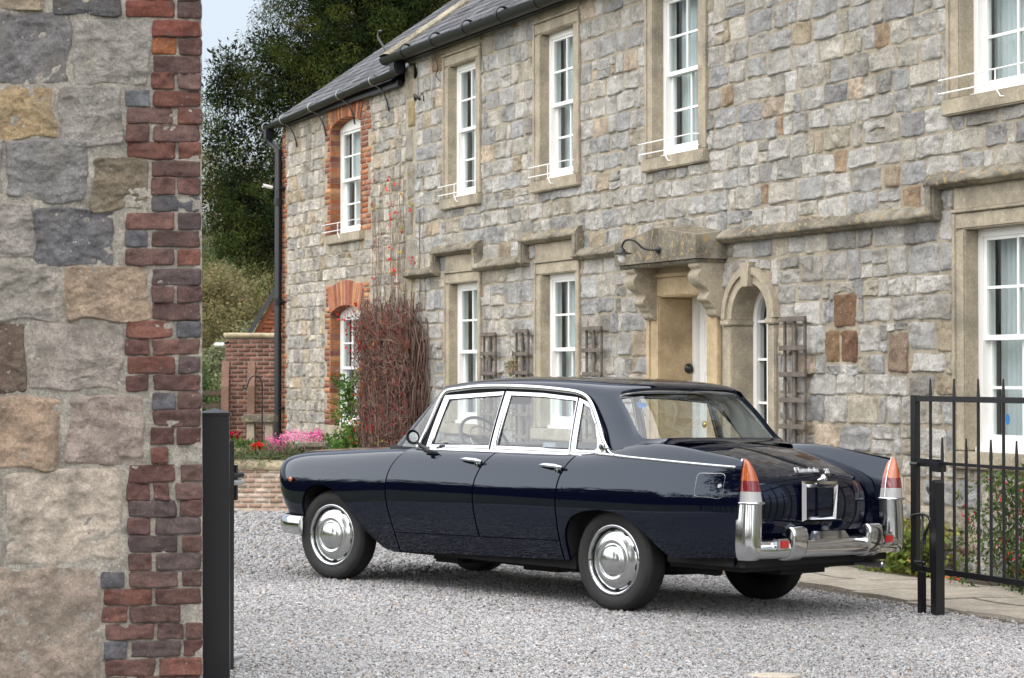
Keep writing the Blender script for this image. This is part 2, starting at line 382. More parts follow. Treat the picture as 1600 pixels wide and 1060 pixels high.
def on_side(pts, front=False, off=0.0):
    """(x,z) pairs -> points on the body side, pushed out along the normal by off."""
    pts = np.asarray(pts, float); t = t_of_z(pts[:, 0], pts[:, 1], front); P = sec(pts[:, 0], t, front)
    d = 1e-3; Tn = sec(pts[:, 0], t + d, front) - sec(pts[:, 0], t - d, front); Xn = sec(pts[:, 0] + d, t, front) - sec(pts[:, 0] - d, t, front)
    n = np.cross(Tn, Xn); n /= np.linalg.norm(n, axis=1, keepdims=True)
    n[n[:, 1] < 0] *= -1
    return P + n * off
ARCH_F = crom([(2.243, .246), (2.298, .268), (2.408, .357), (2.52, .455), (2.634, .571), (2.748, .655), (2.89, .690), (3.032, .668), (3.135, .60), (3.19, .51), (3.205, .445)], 8)
ARCH_R = crom([(-.503, .368), (-.42, .43), (-.295, .535), (-.151, .610), (.019, .637), (.193, .622), (.319, .565), (.378, .468), (.388, .38), (.390, .297)], 8)
def low_front(x): return np.where(x < 2.243, .246, np.where(x > 3.205, .445, np.interp(x, ARCH_F[:, 0], ARCH_F[:, 1])))
def low_rear(x): return np.where(x > .390, .297, np.where(x < -.503, np.interp(x, [-1.1, -.503], [.40, .368]), np.interp(x, ARCH_R[:, 0], ARCH_R[:, 1])))
SEAM_F = crom([(2.106, .30), (2.106, .386), (2.134, .544), (2.150, .729), (2.104, .866), (2.03, .955), (1.99, .995)], 8)
SEAM_B = crom([(1.205, .30), (1.211, .416), (1.228, .587), (1.228, .746), (1.174, .882), (1.10, .97), (1.08, .995)], 8)
SEAM_R = crom([(.434, .30), (.436, .427), (.438, .60), (.438, .731), (.402, .873), (.345, .965), (.33, .995)], 8)
def seam(S, z): return np.interp(z, S[:, 1], S[:, 0])
DOOR_Z = lambda x: np.interp(x, [.43, 2.1], [.425, .388])

def panel(xa, xb, zlo, ztop_t, nx, nt, front=False, tpow=1.0, xs=None):
    """grid on the side: rows over t, columns over x; xa(z), xb(z) side seams; zlo(x) lower edge."""
    u = np.linspace(0, 1, nx) if xs is None else xs
    x0 = np.full(nx, 0.0); zmid = .6
    xn = xa(np.full(nx, zmid)) * (1 - u) + xb(np.full(nx, zmid)) * u
    tl = t_of_z(xn, zlo(xn), front); v = np.linspace(0, 1, nt)[:, None] ** tpow
    T = tl[None, :] * (1 - v) + ztop_t * v
    X = np.broadcast_to(xn, T.shape).copy()
    for _ in range(2):
        Z = sec(X, T, front)[..., 2]
        X = xa(Z) * (1 - u) + xb(Z) * u
        X = np.where(v < .02, xn * .0 + X, X)
    return sec(X, T, front)
def mirror_grid(mb, P, flip=False, inward=None):
    mb.grid(P, flip=flip)
def pair(name, P, mat, parent, flip=False, label=None, rim=.022):
    """left panel and its mirror as two part meshes, each with a turned-in rim."""
    out = []
    for s in (1, -1):
        Q = np.array(P); Q[..., 1] *= s
        mb = MB(); mb.grid(Q, flip=flip ^ (s < 0))
        ring = np.concatenate([Q[0], Q[1:, -1], Q[-1, -2::-1], Q[-2:0:-1, 0]])
        inn = ring.copy(); inn[:, 1] -= s * rim
        strip = np.stack([np.vstack([ring, ring[:1]]), np.vstack([inn, inn[:1]])])
        mb2 = MB(); mb2.grid(strip, flip=flip ^ (s < 0))
        n = len(mb.v); mb.v += mb2.v; mb.f += [tuple(i + n for i in f) for f in mb2.f]; mb.c += mb2.c; mb.mi += mb2.mi
        out.append(mb.build(name, mat, parent, auto=40))
    return out

car_yaw, car_roll = .756, .0206
_fw = Vector((-math.sin(car_yaw), math.cos(car_yaw), 0)); _l0 = Vector((-math.cos(car_yaw), -math.sin(car_yaw), 0)); _u0 = Vector((0, 0, 1))
_lf = _l0 * math.cos(car_roll) + _u0 * math.sin(car_roll); _up = _u0 * math.cos(car_roll) - _l0 * math.sin(car_roll)
CARM = Matrix(((_fw.x, _lf.x, _up.x, 1.1965), (_fw.y, _lf.y, _up.y, 13.9304), (_fw.z, _lf.z, _up.z, 0), (0, 0, 0, 1)))
car = empty('parked_car', 'dark navy classic saloon car with chrome trim and pointed tail lights parked on the gravel', 'car', matrix=CARM)

def build_car():
    c = car; g = .0065
    # --- body sides
    cs = lambda n, k=2.2: 1 - (1 - np.linspace(0, 1, n)) ** k
    # front wing: from the door seam to the nose; columns packed near the arch end and the nose
    xs = np.unique(np.concatenate([np.linspace(0, 1, 70), (3.19 - 2.14 + np.linspace(-.06, .03, 26)) / (3.65 - 2.14), 1 - (1 - np.linspace(.8, 1, 30)) ** 2 / .2 * 0 - (1 - np.linspace(.8, 1, 30)) ** 2]))
    xs = np.clip(np.unique(xs), 0, 1)
    def xa(z): return seam(SEAM_F, z) + g
    def xb(z): return np.full(np.shape(z), 3.65)
    W = panel(xa, xb, low_front, TR, len(xs), 46, True, xs=xs)
    pair('front_wing', W, M['paint'], c)
    # bonnet between the wings
    u = xs[None, :]; T = np.linspace(TR, 1, 26)[:, None]
    X = np.broadcast_to(2.02 * (1 - u) + 3.65 * u, (26, len(xs))); T = np.broadcast_to(T, X.shape)
    H = sec(X, T, True); Hm = H.copy(); Hm[..., 1] *= -1
    mb = MB(); mb.grid(H); mb.grid(Hm, flip=True); mb.build('bonnet', M['paint'], c, smooth=True)
    # doors
    for nm, a, b in (('front_door', SEAM_B, SEAM_F), ('rear_door', SEAM_R, SEAM_B)):
        P = panel(lambda z: seam(a, z) + g, lambda z: seam(b, z) - g, DOOR_Z, TR, 44, 40)
        drs = pair(nm, P, M['paint'], c)
        for s, d in zip((1, -1), drs):
            hx = 1.16 if nm == 'front_door' else .385
            hz = .915 if nm == 'front_door' else .900
            hy = on_side([(hx + .1, hz)], False)[0][1]
            h = MB()
            h.tube([(hx + .225, s * (hy + .016), hz + .004), (hx + .16, s * (hy + .032), hz + .006), (hx + .06, s * (hy + .036), hz + .003), (hx + .005, s * (hy + .026), hz - .006)], [.008, .014, .015, .010], 10)
            h.tube([(hx + .05, s * (hy - .01), hz - .022), (hx + .05, s * (hy + .034), hz - .024)], [.019, .017], 14)
            h.tube([(hx + .05, s * (hy + .034), hz - .024), (hx + .05, s * (hy + .037), hz - .024)], [.009, .009], 10)
            h.build('handle', M['chrome'], d, auto=50)
    # sill below the doors
    P = panel(lambda z: np.full(np.shape(z), .44), lambda z: np.full(np.shape(z), 2.10), lambda x: np.interp(x, [.39, 1.9, 2.24], [.297, .253, .246]), .2, 40, 10)
    u = np.linspace(0, 1, 50); xn = .442 * (1 - u) + 2.10 * u
    tl = t_of_z(xn, np.interp(xn, [.39, 1.9, 2.24], [.297, .253, .246])); th = t_of_z(xn, DOOR_Z(xn) - .007); v = np.linspace(0, 1, 10)[:, None]
    P = sec(np.broadcast_to(xn, (10, 50)), tl * (1 - v) + th * v)
    pair('sill', P, M['paint'], c)
    # rear wing
    xs = np.unique(np.clip(np.concatenate([np.linspace(0, 1, 80), (.44 - .385 + np.linspace(-.01, .09, 34)) / 1.46]), 0, 1))
    P = panel(lambda z: seam(SEAM_R, z) - g, lambda z: np.full(np.shape(z), -1.045), low_rear, TR, len(xs), 50, False, xs=xs)
    rw = pair('rear_wing', P, M['paint'], c, flip=True)
    # inner flank of the fins, down below the boot lid
    X = np.broadcast_to(np.linspace(.30, -1.045, 70), (16, 70)); T = np.broadcast_to(np.linspace(TR, 1, 16)[:, None], X.shape)
    for s, w_ in zip((1, -1), rw):
        Q = sec(X, T); Q[..., 1] *= s
        MB().grid(Q, flip=s > 0).build('fin', M['paint'], w_, smooth=True)
    # fuel flap on the left rear wing
    fl = crom([(-.735, .765), (-.738, .83), (-.748, .888), (-.765, .897), (-.85, .899), (-.925, .899), (-.941, .888), (-.938, .82), (-.934, .765), (-.92, .752), (-.83, .755), (-.75, .758), (-.735, .765)], 5)
    f = MB(); f.tube(on_side(fl, off=.0008), .0013, 6); fo = f.build('fuel_flap', M['satin'], c)
    q = on_side([(-.915, .825)])[0]; f = MB(); f.tube([q, q + np.array([0, .012, 0])], [.013, .011], 14); f.build('lock', M['badge'], fo, auto=40)
    # dark backing behind the shut lines
    d = MB()
    for s in (1, -1):
        for S, lo in ((SEAM_F, .38), (SEAM_B, .41), (SEAM_R, .42)):
            zz = np.linspace(lo, .97, 40); xx = seam(S, zz)
            a = on_side(np.stack([xx - .03, zz], 1), off=-.012); b = on_side(np.stack([xx + .03, zz], 1), off=-.012)
            G = np.stack([a, b]); G[..., 1] *= s; d.grid(G)
        xx = np.linspace(.40, 2.13, 60); a = on_side(np.stack([xx, DOOR_Z(xx) - .03], 1), off=-.012); b = on_side(np.stack([xx, DOOR_Z(xx) + .03], 1), off=-.012)
        G = np.stack([a, b]); G[..., 1] *= s; d.grid(G)
    d.build('shut_line', M['under'], c)
    # arch liners, floor and running gear
    un = MB()
    for s in (1, -1):
        for A in (ARCH_F, ARCH_R):
            P3 = on_side(A, A is ARCH_F, off=-.004)
            inn = P3.copy(); inn[:, 1] = .42
            mid = P3.copy(); mid[:, 1] -= .05; mid[:, 2] += .05
            inn[:, 2] += .05
            G = np.stack([P3, mid, inn]); G[..., 1] *= s; un.grid(G)
    un.box(-.95, -.35, -.62, .62, .30, .52); un.box(.40, 2.25, -.70, .70, .235, .40); un.box(3.2, 3.5, -.5, .5, .42, .60); un.box(-.5, 3.3, -.42, .42, .30, .62)
    un.box(-.88, 2.2, -.66, .66, .5, .62)
    un.box(-1.03, -.40, -.70, .70, .335, .40)
    un.tube([(-.02, -.6, .31), (-.02, .6, .31)], .05, 10); un.tube([(2.87, -.6, .30), (2.87, .6, .30)], .035, 10)
    un.box(1.2, 2.3, -.28, .1, .17, .26, bev=.02); un.tube([(2.0, .35, .22), (.4, .38, .20), (-.3, .33, .26)], .028, 8)
    un.box(1.75, 2.05, .2, .5, .17, .25, bev=.02); un.box(.85, 1.25, .1, .42, .165, .25, bev=.03); un.box(-.62, .1, .42, .48, .25, .29, bev=.01); un.box(-.9, -.45, -.3, .2, .26, .36, bev=.03)
    un.build('underbody', M['under'], c)
    e = MB(); e.tube([(-.55, -.50, .33), (-1.0, -.48, .325), (-1.17, -.48, .318)], .024, 12, cap=False); e.tube([(-1.17, -.48, .318), (-.95, -.48, .325)], .018, 10)
    e.build('exhaust_pipe', M['satin'], c, smooth=True)
    v = MB(); yv = np.linspace(-.73, .73, 30)
    v.grid(np.stack([[(-1.04 + .06 * (y / .73) ** 2, y, .47) for y in yv], [(-1.045 + .06 * (y / .73) ** 2, y, .42) for y in yv], [(-1.02 + .06 * (y / .73) ** 2, y, .355) for y in yv], [(-.95, y, .335) for y in yv]]), flip=True)
    v.build('rear_valance', M['paint'], c, smooth=True)
    # --- boot lid and rear face
    prof = crom([(-.16, 1.085), (-.40, 1.060), (-.65, 1.005), (-.85, .945), (-.955, .903), (-1.0, .872), (-1.022, .82), (-1.035, .74), (-1.035, .65), (-1.022, .56), (-.99, .46)], 8)
    def lid(yv, k0=0, k1=None, off=0):
        p = prof[k0:k1]; rows = []
        for x, z in p:
            r = np.clip((-.85 - x) / .17, 0, 1)
            rows.append([(x + (.035 + .03 * r) * (y / .64) ** 2 - off * r, y, z - .035 * (y / .64) ** 2 * (1 - .6 * np.clip((.88 - z) / .1, 0, 1)) + off * (1 - r)) for y in yv])
        return np.array(rows)
    MB().grid(lid(np.linspace(-.535, .535, 60), 4), flip=False).build('boot_lid', M['paint'], c, smooth=True)
    for s in (1, -1):
        yv = np.linspace(.540, .665, 14) * s
        MB().grid(lid(yv, 0), flip=s < 0).build('tail_panel', M['paint'], c, smooth=True)
    MB().grid(lid(np.linspace(-.55, .55, 50), 0, 6, off=-.004)).build('rear_scuttle', M['paint'], c, smooth=True)
    dk = MB()
    for s in (1, -1): dk.grid(lid(np.linspace(.50, .58, 5) * s, 0, off=-.009), flip=s < 0)
    dk.build('boot_shut_line', M['under'], c)
    # lettering and number plate surround
    tx = bpy.data.curves.new('badge', 'FONT'); tx.body = 'Flaminia'; tx.size = .062; tx.extrude = .003; tx.bevel_depth = .0012; tx.shear = .12; tx.space_character = 1.0; tx.align_x = 'CENTER'; tx.align_y = 'BOTTOM'; tx.offset = .0012
    t1 = bpy.data.objects.new('badge', tx); COL.objects.link(t1); tx.materials.append(M['badge']); t1.parent = c
    ang = math.atan2(.945 - .872, .15)
    rot = Matrix(((0, -math.sin(R(38)) * -1, 0), (0, 0, 0), (0, 0, 0))).to_3x3()
    # text axes: x -> -y of the car (reads left to right from behind), y -> up the slope of the lid
    ex = Vector((0, -1, 0)); ey = Vector((.42, 0, .91)).normalized(); ez = ex.cross(ey)
    t1.matrix_local = Matrix(((ex.x, ey.x, ez.x, -.985), (ex.y * 1.55, ey.y, ez.y, .06), (ex.z, ey.z, ez.z, .893), (0, 0, 0, 1)))
    tx.size = .047; tx.offset = .0004
    tx2 = bpy.data.curves.new('badge', 'FONT'); tx2.body = '2.8'; tx2.size = .045; tx2.extrude = .003; tx2.bevel_depth = .0015; tx2.space_character = .78; tx2.align_x = 'CENTER'
    t2 = bpy.data.objects.new('badge', tx2); COL.objects.link(t2); tx2.materials.append(M['badge']); t2.parent = c
    t2.matrix_local = Matrix(((ex.x, ey.x, ez.x, -.985), (ex.y, ey.y, ez.y, -.140), (ex.z, ey.z, ez.z, .893), (0, 0, 0, 1)))
    pf = MB(); x0, x1 = -1.052, -1.072
    o = [(.196, .852), (-.156, .846), (-.135, .597), (.190, .600)]; i = [(.155, .812), (-.118, .808), (-.108, .625), (.152, .628)]
    for k in range(4):
        a, b = o[k], o[(k + 1) % 4]; p, q = i[k], i[(k + 1) % 4]
        ma = ((a[0] + p[0]) / 2, (a[1] + p[1]) / 2); mb_ = ((b[0] + q[0]) / 2, (b[1] + q[1]) / 2)
        pf.add([(x0, *a), (x0, *b), (x1, *mb_), (x1, *ma), (x0 - .004, *q), (x0 - .004, *p)], [(0, 1, 2, 3), (3, 2, 4, 5)])
    pfo = pf.build('plate_frame', M['chrome'], c)
    h = MB(); h.tube([(-1.07, .065, .856), (-1.08, .05, .862), (-1.08, -.01, .862), (-1.07, -.025, .856)], [.004, .010, .010, .004], 12); h.lathe([(.0, .030), (.012, .027), (.019, .014), (.019, 0)], 16, 'z', (-1.082, .02, .862)); h.build('boot_handle', M['chrome'], pfo, auto=50)
    pk = MB(); pk.box(-1.052, -1.042, -.12, .16, .61, .82); pk.build('plate_recess', M['paint'], pfo)
    # --- tail lights, chrome corners, bumper
    def levels(zs, yo, yi, dep, s, x0=-1.03, k=14, e=.75):
        rows = []
        for z in zs:
            a, b = np.interp(z, yo[0], yo[1]), np.interp(z, yi[0], yi[1]); dp = np.interp(z, dep[0], dep[1]); m_, hw = (a + b) / 2, (a - b) / 2
            ph = np.linspace(0, math.pi, k)
            rows.append([(x0 - dp * math.sin(p) ** e, s * (m_ + hw * (abs(math.cos(p)) ** .8) * (1 if math.cos(p) > 0 else -1)), z) for p in ph])
        return np.array(rows)
    zk = [.735, .80, .862, .916, .965, .985, .992]
    yo = (zk, [.772, .770, .764, .756, .744, .738, .734]); yi = (zk, [.624, .634, .650, .674, .706, .723, .731]); dep = (zk, [.105, .098, .088, .074, .054, .038, .026])
    for s in (1, -1):
        tl = MB(); tl.grid(levels(np.linspace(.735, .993, 24), (zk, np.array(yo[1]) - .005), (zk, np.array(yi[1]) + .006), (zk, np.array(dep[1]) - .012), s), flip=s < 0)
        # chrome edge on the outer side and round the foot
        E = levels(np.linspace(.735, .990, 24), yo, yi, dep, s)
        tl.tube([tuple(p) for p in E[:, 0]], .007, 8); tl.tube([tuple(p) for p in E[:, -2]], .004, 6)
        F0 = levels([.728], ([0, 1], [.778, .778]), ([0, 1], [.617, .617]), ([0, 1], [.112, .112]), s)[0]; tl.tube([tuple(p) for p in F0], .009, 8)
        to = tl.build('tail_light', M['chrome'], c, auto=50)
        for nm, za, zb, m_ in (('amber_lens', .862, .992, 'amber'), ('red_lens', .797, .862, 'red'), ('clear_lens', .736, .797, 'clear')):
            G = levels(np.linspace(za, zb, 12), (zk, np.array(yo[1]) + .0), (zk, np.array(yi[1]) + .002), dep, s, k=20); MB().grid(G, flip=s < 0).build(nm, M[m_], to, smooth=True)
        zb = [.385, .40, .44, .50, .60, .735]
        G = levels(np.array([.385, .392, .41, .44, .48, .54, .62, .70, .735]), (zb, [.762, .778, .788, .793, .788, .776]), (zb, [.634, .634, .629, .626, .624, .620]), (zb, [.080, .098, .108, .110, .106, .100]), s, k=18)
        MB().grid(G, flip=s < 0).build('corner_chrome', M['bumperchrome'], c, smooth=True)
    bp = MB(); yv = np.linspace(-.735, .735, 56); pr = [(-1.02, .395), (-1.10, .388), (-1.135, .396), (-1.155, .42), (-1.160, .45), (-1.150, .48), (-1.125, .498), (-1.08, .505), (-1.02, .505)]
    rows = [[(x - .03 * (1 - (y / .76) ** 2) + .045 * abs(y / .76) ** 4, y, z) for y in yv] for x, z in crom(pr, 4)]
    bp.grid(np.array(rows)); bpo = bp.build('rear_bumper', M['bumperchrome'], c, smooth=True)
    for s in (1, -1):
        yc = s * .375
        prf = crom([(-1.05, .378), (-1.13, .376), (-1.170, .40), (-1.192, .45), (-1.200, .51), (-1.196, .552), (-1.182, .574), (-1.158, .582), (-1.13, .572), (-1.105, .545), (-1.10, .50)], 5)
        rows = []
        for k, (yo_, sc) in enumerate(((-.070, .90), (-.066, .97), (-.052, 1.0), (0, 1.01), (.052, 1.0), (.066, .97), (.070, .90))):
            cx, cz = -1.13, .47
            rows.append([(cx + (x - cx) * sc, yc + yo_ * (1.0 if z > .5 else 1.0) + 0, cz + (z - cz) * sc) for x, z in prf])
        o = MB(); o.grid(np.array(rows), flip=True); o.f += [tuple(range(len(prf)))[::-1], tuple(6 * len(prf) + k for k in range(len(prf)))]
        o.build('overrider', M['bumperchrome'], bpo, auto=60)
        r = MB(); r.box(-1.185, -1.13, s * .520 - .058, s * .520 + .058, .447, .513, bev=.010); ro = r.build('reflector_box', M['chrome'], bpo, auto=40)
        r = MB(); r.box(-1.190, -1.180, s * .520 - .036, s * .520 + .036, .458, .502, bev=.003); r.build('reflector', M['reflector'], ro)
    l = MB(); l.prism([(.17, .50), (.14, .545), (-.11, .545), (-.16, .50)], -1.09, -1.15, 'x'); l.build('plate_lamp', M['chrome'], bpo)
    # front bumper end, nose trim, marker lamp
    fb = MB(); pth = crom([(3.12, .845), (3.28, .832), (3.42, .775), (3.55, .64), (3.63, .45), (3.665, .2), (3.67, 0)], 6)
    pth = np.vstack([pth, (pth * [1, -1])[-2::-1]])
    prf = [(-.006, .312), (.010, .314), (.026, .335), (.034, .375), (.026, .42), (.010, .445), (-.006, .450)]
    rows = []
    for k, (x, y) in enumerate(pth):
        t = pth[min(k + 1, len(pth) - 1)] - pth[max(k - 1, 0)]; t = t / np.linalg.norm(t); nn = np.array([t[1], -t[0]]); nn = -nn if nn[0] * 1 + nn[1] * y < 0 else nn
        rows.append([(x + nn[0] * q, y + nn[1] * q, z) for q, z in prf])
    fb.grid(np.array(rows), flip=True); fb.f += [tuple(range(7)), tuple(range((len(pth) - 1) * 7, len(pth) * 7))]
    fb.build('front_bumper', M['bumperchrome'], c, auto=50)
    nt = MB(); tt = np.linspace(t_of_z([3.615], .58, True)[0], .90, 30); q = sec(np.full(30, 3.615), tt, True)
    for s in (1, -1): nt = MB(); nt.tube([(p[0], s * (p[1] + .004), p[2] + .003) for p in q], .010, 8); nt.build('grille_surround', M['chrome'], c, smooth=True)
    for s in (1, -1):
        p = on_side([(3.30, .715)], True, .0)[0]; mk = MB()
        a = np.array([.045, -.026 * 1, 0]); mk.tube([p - a, p - a * .6, p + a * .6, p + a], [.010, .024, .024, .010], 12, flat=(.8, .6), up=(0, 0, 1))
        for k in range(len(mk.v)): mk.v[k] = (mk.v[k][0], s * mk.v[k][1], mk.v[k][2])
        mk.build('marker_lamp', M['amber'], c, smooth=True)
    # --- wheels
    for x, s, st in ((0, 1, 0), (0, -1, 0), (2.87, 1, R(7)), (2.87, -1, R(7))):
        w = empty('wheel'); w.parent = c; w.location = (x, s * .695, .322); w.rotation_euler = (0, 0, st)
        w['category'] = ''; del w['category']
        f = lambda pr: [(r, s * h) for r, h in pr]
        ty = MB(); ty.lathe(f([(.20, .055), (.222, .066), (.232, .076), (.262, .086), (.292, .085), (.306, .079), (.309, .074), (.318, .068), (.3255, .056), (.327, .030), (.328, .0), (.327, -.03), (.3255, -.056), (.318, -.07), (.292, -.086), (.25, -.083), (.20, -.06), (.19, -.04)]), 72, 'y')
        for k in range(90):          # shoulder blocks of the tread
            a = 2 * math.pi * k / 90
            for hh in (.062,):
                p = [(math.cos(a + da) * rr, s * (h2), math.sin(a + da) * rr) for da in (0, .035) for rr, h2 in ((.3245, .064), (.3295, .05), (.3285, .02))]
                ty.add(p, [(0, 1, 4, 3), (1, 2, 5, 4)])
        if s < 0: ty.f = [q[::-1] for q in ty.f]
        ty.build('tyre', M['tyre'], w, auto=50)
        rm = MB(); rm.lathe(f([(.228, .066), (.226, .076), (.218, .080), (.208, .076), (.203, .066), (.202, .050)]), 64, 'y'); rm.build('trim_ring', M['chrome'], w, smooth=True)
        dk = MB(); dk.lathe(f([(.204, .055), (.196, .030), (.15, .022), (.0, .02)]), 48, 'y'); dk.build('rim', M['under'], w, smooth=True)
        dc = MB(); dc.lathe(f([(.196, .036), (.195, .050), (.188, .058), (.170, .068), (.150, .076), (.134, .081), (.10, .078)]), 64, 'y')
        dc.build('disc', M['hubchrome'], w, smooth=True)
        hc = MB(); hc.lathe(f([(.136, .078), (.134, .084), (.126, .087), (.116, .084), (.108, .080), (.103, .080), (.098, .085), (.091, .097), (.074, .109), (.05, .118), (.025, .1225), (.0, .124)]), 64, 'y'); hc.build('hubcap', M['hubchrome'], w, smooth=True)
        for k in range(10):
            sl = MB()
            a = 2 * math.pi * (k + .3) / 10; n = 12; pts = []
            for j in range(n):
                b = 2 * math.pi * j / n; pts.append((.1885 + .0065 * math.sin(b), .021 * math.cos(b)))
            vs = [(r * math.cos(a) - tt_ * math.sin(a), s * (.0605 - (r - .187) * .55), r * math.sin(a) + tt_ * math.cos(a)) for r, tt_ in pts]
            sl.add(vs, [tuple(range(n)) if s < 0 else tuple(range(n))[::-1]])
            sl.build('wheel_slot', M['under'], w)
    # --- cabin
    ysd = lambda z: .745 - .125 * (np.maximum(np.asarray(z, float) - .98, 0) / .42) ** 1.2
    def on_cab(poly, s, off=0.0): return [(x, s * (float(ysd(z)) + off), z) for x, z in poly]
    def res(poly, n=56):
        P = np.array(poly + [poly[0]], float); d = np.concatenate([[0], np.cumsum(np.linalg.norm(np.diff(P, axis=0), axis=1))])
        # keep the corners: sample each edge in proportion
        out = []
        for i in range(len(poly)):
            m_ = max(2, 12); out += [tuple(P[i] + (P[i + 1] - P[i]) * k / m_) for k in range(m_)]
        return out
    wins = {'front_window': ([(1.845, .972), (1.772, 1.356), (1.172, 1.388), (1.196, .972)], [(1.789, 1.013), (1.726, 1.322), (1.184, 1.356), (1.200, 1.018)]),
            'rear_window': ([(1.184, .972), (1.158, 1.388), (.797, 1.379), (.452, 1.352), (.418, .972)], [(1.122, 1.018), (1.106, 1.356), (.786, 1.348), (.466, 1.325), (.438, 1.014)]),
            'quarter_window': ([(.411, .972), (.442, 1.350), (.345, 1.322), (.262, 1.255), (.172, 1.135), (.130, 1.03), (.135, .975)], [(.377, 1.014), (.403, 1.314), (.328, 1.280), (.235, 1.165), (.188, 1.055), (.186, 1.022), (.205, 1.014)])}
    for s in (1, -1):
        for nm, (o, i) in wins.items():
            O, I = res(o), res(i); n = len(O)
            mid = [((a[0] * .55 + b[0] * .45), (a[1] * .55 + b[1] * .45)) for a, b in zip(O, I)]
            m2 = [((a[0] * .45 + b[0] * .55), (a[1] * .45 + b[1] * .55)) for a, b in zip(O, I)]
            m3 = [((a[0] * .12 + b[0] * .88), (a[1] * .12 + b[1] * .88)) for a, b in zip(O, I)]
            rows = [on_cab(O, s, -.02), on_cab(O, s, .006), on_cab([(a[0] * .9 + b[0] * .1, a[1] * .9 + b[1] * .1) for a, b in zip(O, I)], s, .014), on_cab(mid, s, .014), on_cab([((a[0] + b[0]) / 2, (a[1] + b[1]) / 2) for a, b in zip(O, I)], s, .004), on_cab(m2, s, .012), on_cab(m3, s, .010), on_cab(I, s, .004), on_cab(I, s, -.014)]
            fr = MB(); fr.grid(np.array([r + r[:1] for r in rows]), flip=s > 0)
            fo = fr.build(nm, M['chrome'], c, auto=35)
            gk = MB(); I2 = [(a[0] * -.10 + b[0] * 1.10, a[1] * -.10 + b[1] * 1.10) for a, b in zip(O, I)]
            gr = np.array([on_cab(I, s, -.002) + on_cab(I, s, -.002)[:1], on_cab(I2, s, -.004) + on_cab(I2, s, -.004)[:1]]); gk.grid(gr, flip=s > 0); gk.build('seal', M['under'], fo)
            gl = MB(); gl.add(on_cab(I, s, -.006), [tuple(range(n))]); gl.build('glass', M['cglass'], fo)
    # canopy: roof, rear pillars and rear window opening as one surface
    ROWS = [(1.800, .605, 1.372, 1.93, 1.445, 2.9), (1.50, .622, 1.408, 1.52, 1.482, 2.9), (1.15, .628, 1.416, 1.10, 1.497, 2.9), (.80, .628, 1.408, .66, 1.494, 2.9), (.52, .632, 1.389, .25, 1.474, 3.0),
            (.385, .642, 1.352, .055, 1.438, 3.6), (.305, .660, 1.28, .0, 1.378, 4.4), (.245, .682, 1.19, -.09, 1.285, 4.8), (.180, .705, 1.10, -.18, 1.185, 4.8), (.085, .735, 1.03, -.25, 1.105, 4.6), (-.06, .752, 1.0, -.33, 1.07, 4.0)]
    cv = natspline(np.arange(len(ROWS)), ROWS)
    def can(s, th):
        s = np.asarray(s, float); th = np.asarray(th, float); k = cv(s); n = k[..., 5]; sg = np.sign(th); a = np.abs(th)
        sn = np.sin(a) ** (2 / n); cn = np.maximum(np.cos(a), 0) ** (2 / n)
        return np.stack([k[..., 0] + (k[..., 3] - k[..., 0]) * cn, sg * k[..., 1] * sn, k[..., 2] + (k[..., 4] - k[..., 2]) * cn], -1)
    def can_n(s, th):
        e = 2e-3; a = can(s + e, th) - can(s - e, th); b = can(s, th + e) - can(s, th - e); n = np.cross(a, b); n /= np.linalg.norm(n, axis=-1, keepdims=True) + 1e-12
        n = np.where(n[..., 2:3] + .0 * n[..., :1] < 0, -n, n) ; return n
    S_T, S_B, S_E = 5.35, 9.05, 10.0
    hp = math.pi / 2
    def thw(s):
        q = np.clip((s - S_T) / (S_B - S_T), 0, 1); k = cv(s); half = np.interp(q, [0, 1], [.612, .690]); r_ = np.clip(half / k[..., 1], 0, .985)
        return np.arcsin(r_ ** (k[..., 5] / 2)) * np.maximum(1 - np.abs(2 * q - 1) ** 9, 0) ** (1 / 7)
    thr = np.sign(np.linspace(-1, 1, 91)) * (1 - (1 - np.abs(np.linspace(-1, 1, 91))) ** 1.0) * hp
    th_a = np.linspace(-hp, hp, 121)
    Sg, Tg = np.meshgrid(np.linspace(0, S_T, 60), th_a, indexing='ij')
    MB().grid(can(Sg, Tg)).build('roof', M['paint'], c, smooth=True)
    ro = c.children[-1] if False else None
    P = can(Sg, Tg) - can_n(Sg, Tg) * .03; P[..., 1] *= .985
    MB().grid(P).build('headlining', M['liner'], c, smooth=True)
    sg = np.concatenate([S_T + (S_B - S_T) * (np.sin(np.linspace(-hp, hp, 60)) + 1) / 2])
    for s in (1, -1):
        u = np.linspace(0, 1, 30)[None, :]; a = thw(sg)[:, None]; T = s * (a * (1 - u) + hp * u); S = np.broadcast_to(sg[:, None], T.shape)
        MB().grid(can(S, T), flip=s < 0).build('rear_pillar', M['paint'], c, smooth=True)
        Q = can(S, T) - can_n(S, T) * .03; MB().grid(Q).build('pillar_lining', M['liner'], c, smooth=True)
    Sg, Tg = np.meshgrid(np.linspace(S_B, S_E, 14), th_a, indexing='ij'); MB().grid(can(Sg, Tg)).build('rear_window_base', M['paint'], c, smooth=True)
    # rear window: flange, chrome trim and glass set in
    edge_s = np.concatenate([sg, sg[::-1]]); edge_t = np.concatenate([thw(sg), -thw(sg)[::-1]])
    E0 = can(edge_s, edge_t); 
    def inward(Pq, d): return Pq + np.array([d * .75, 0, -d * .66])
    E1 = inward(E0, .040) * np.array([1, .985, 1]); 
    fl = MB(); fl.grid(np.stack([np.vstack([E0, E0[:1]]), np.vstack([E1, E1[:1]])]), flip=True)
    rwin = fl.build('rear_screen', M['paint'], c, smooth=True)
    ch = MB(); ch.tube([tuple(p) for p in E1[::1]], .0075, 8, closed=True); ch.build('chrome_trim', M['chrome'], rwin, smooth=True)
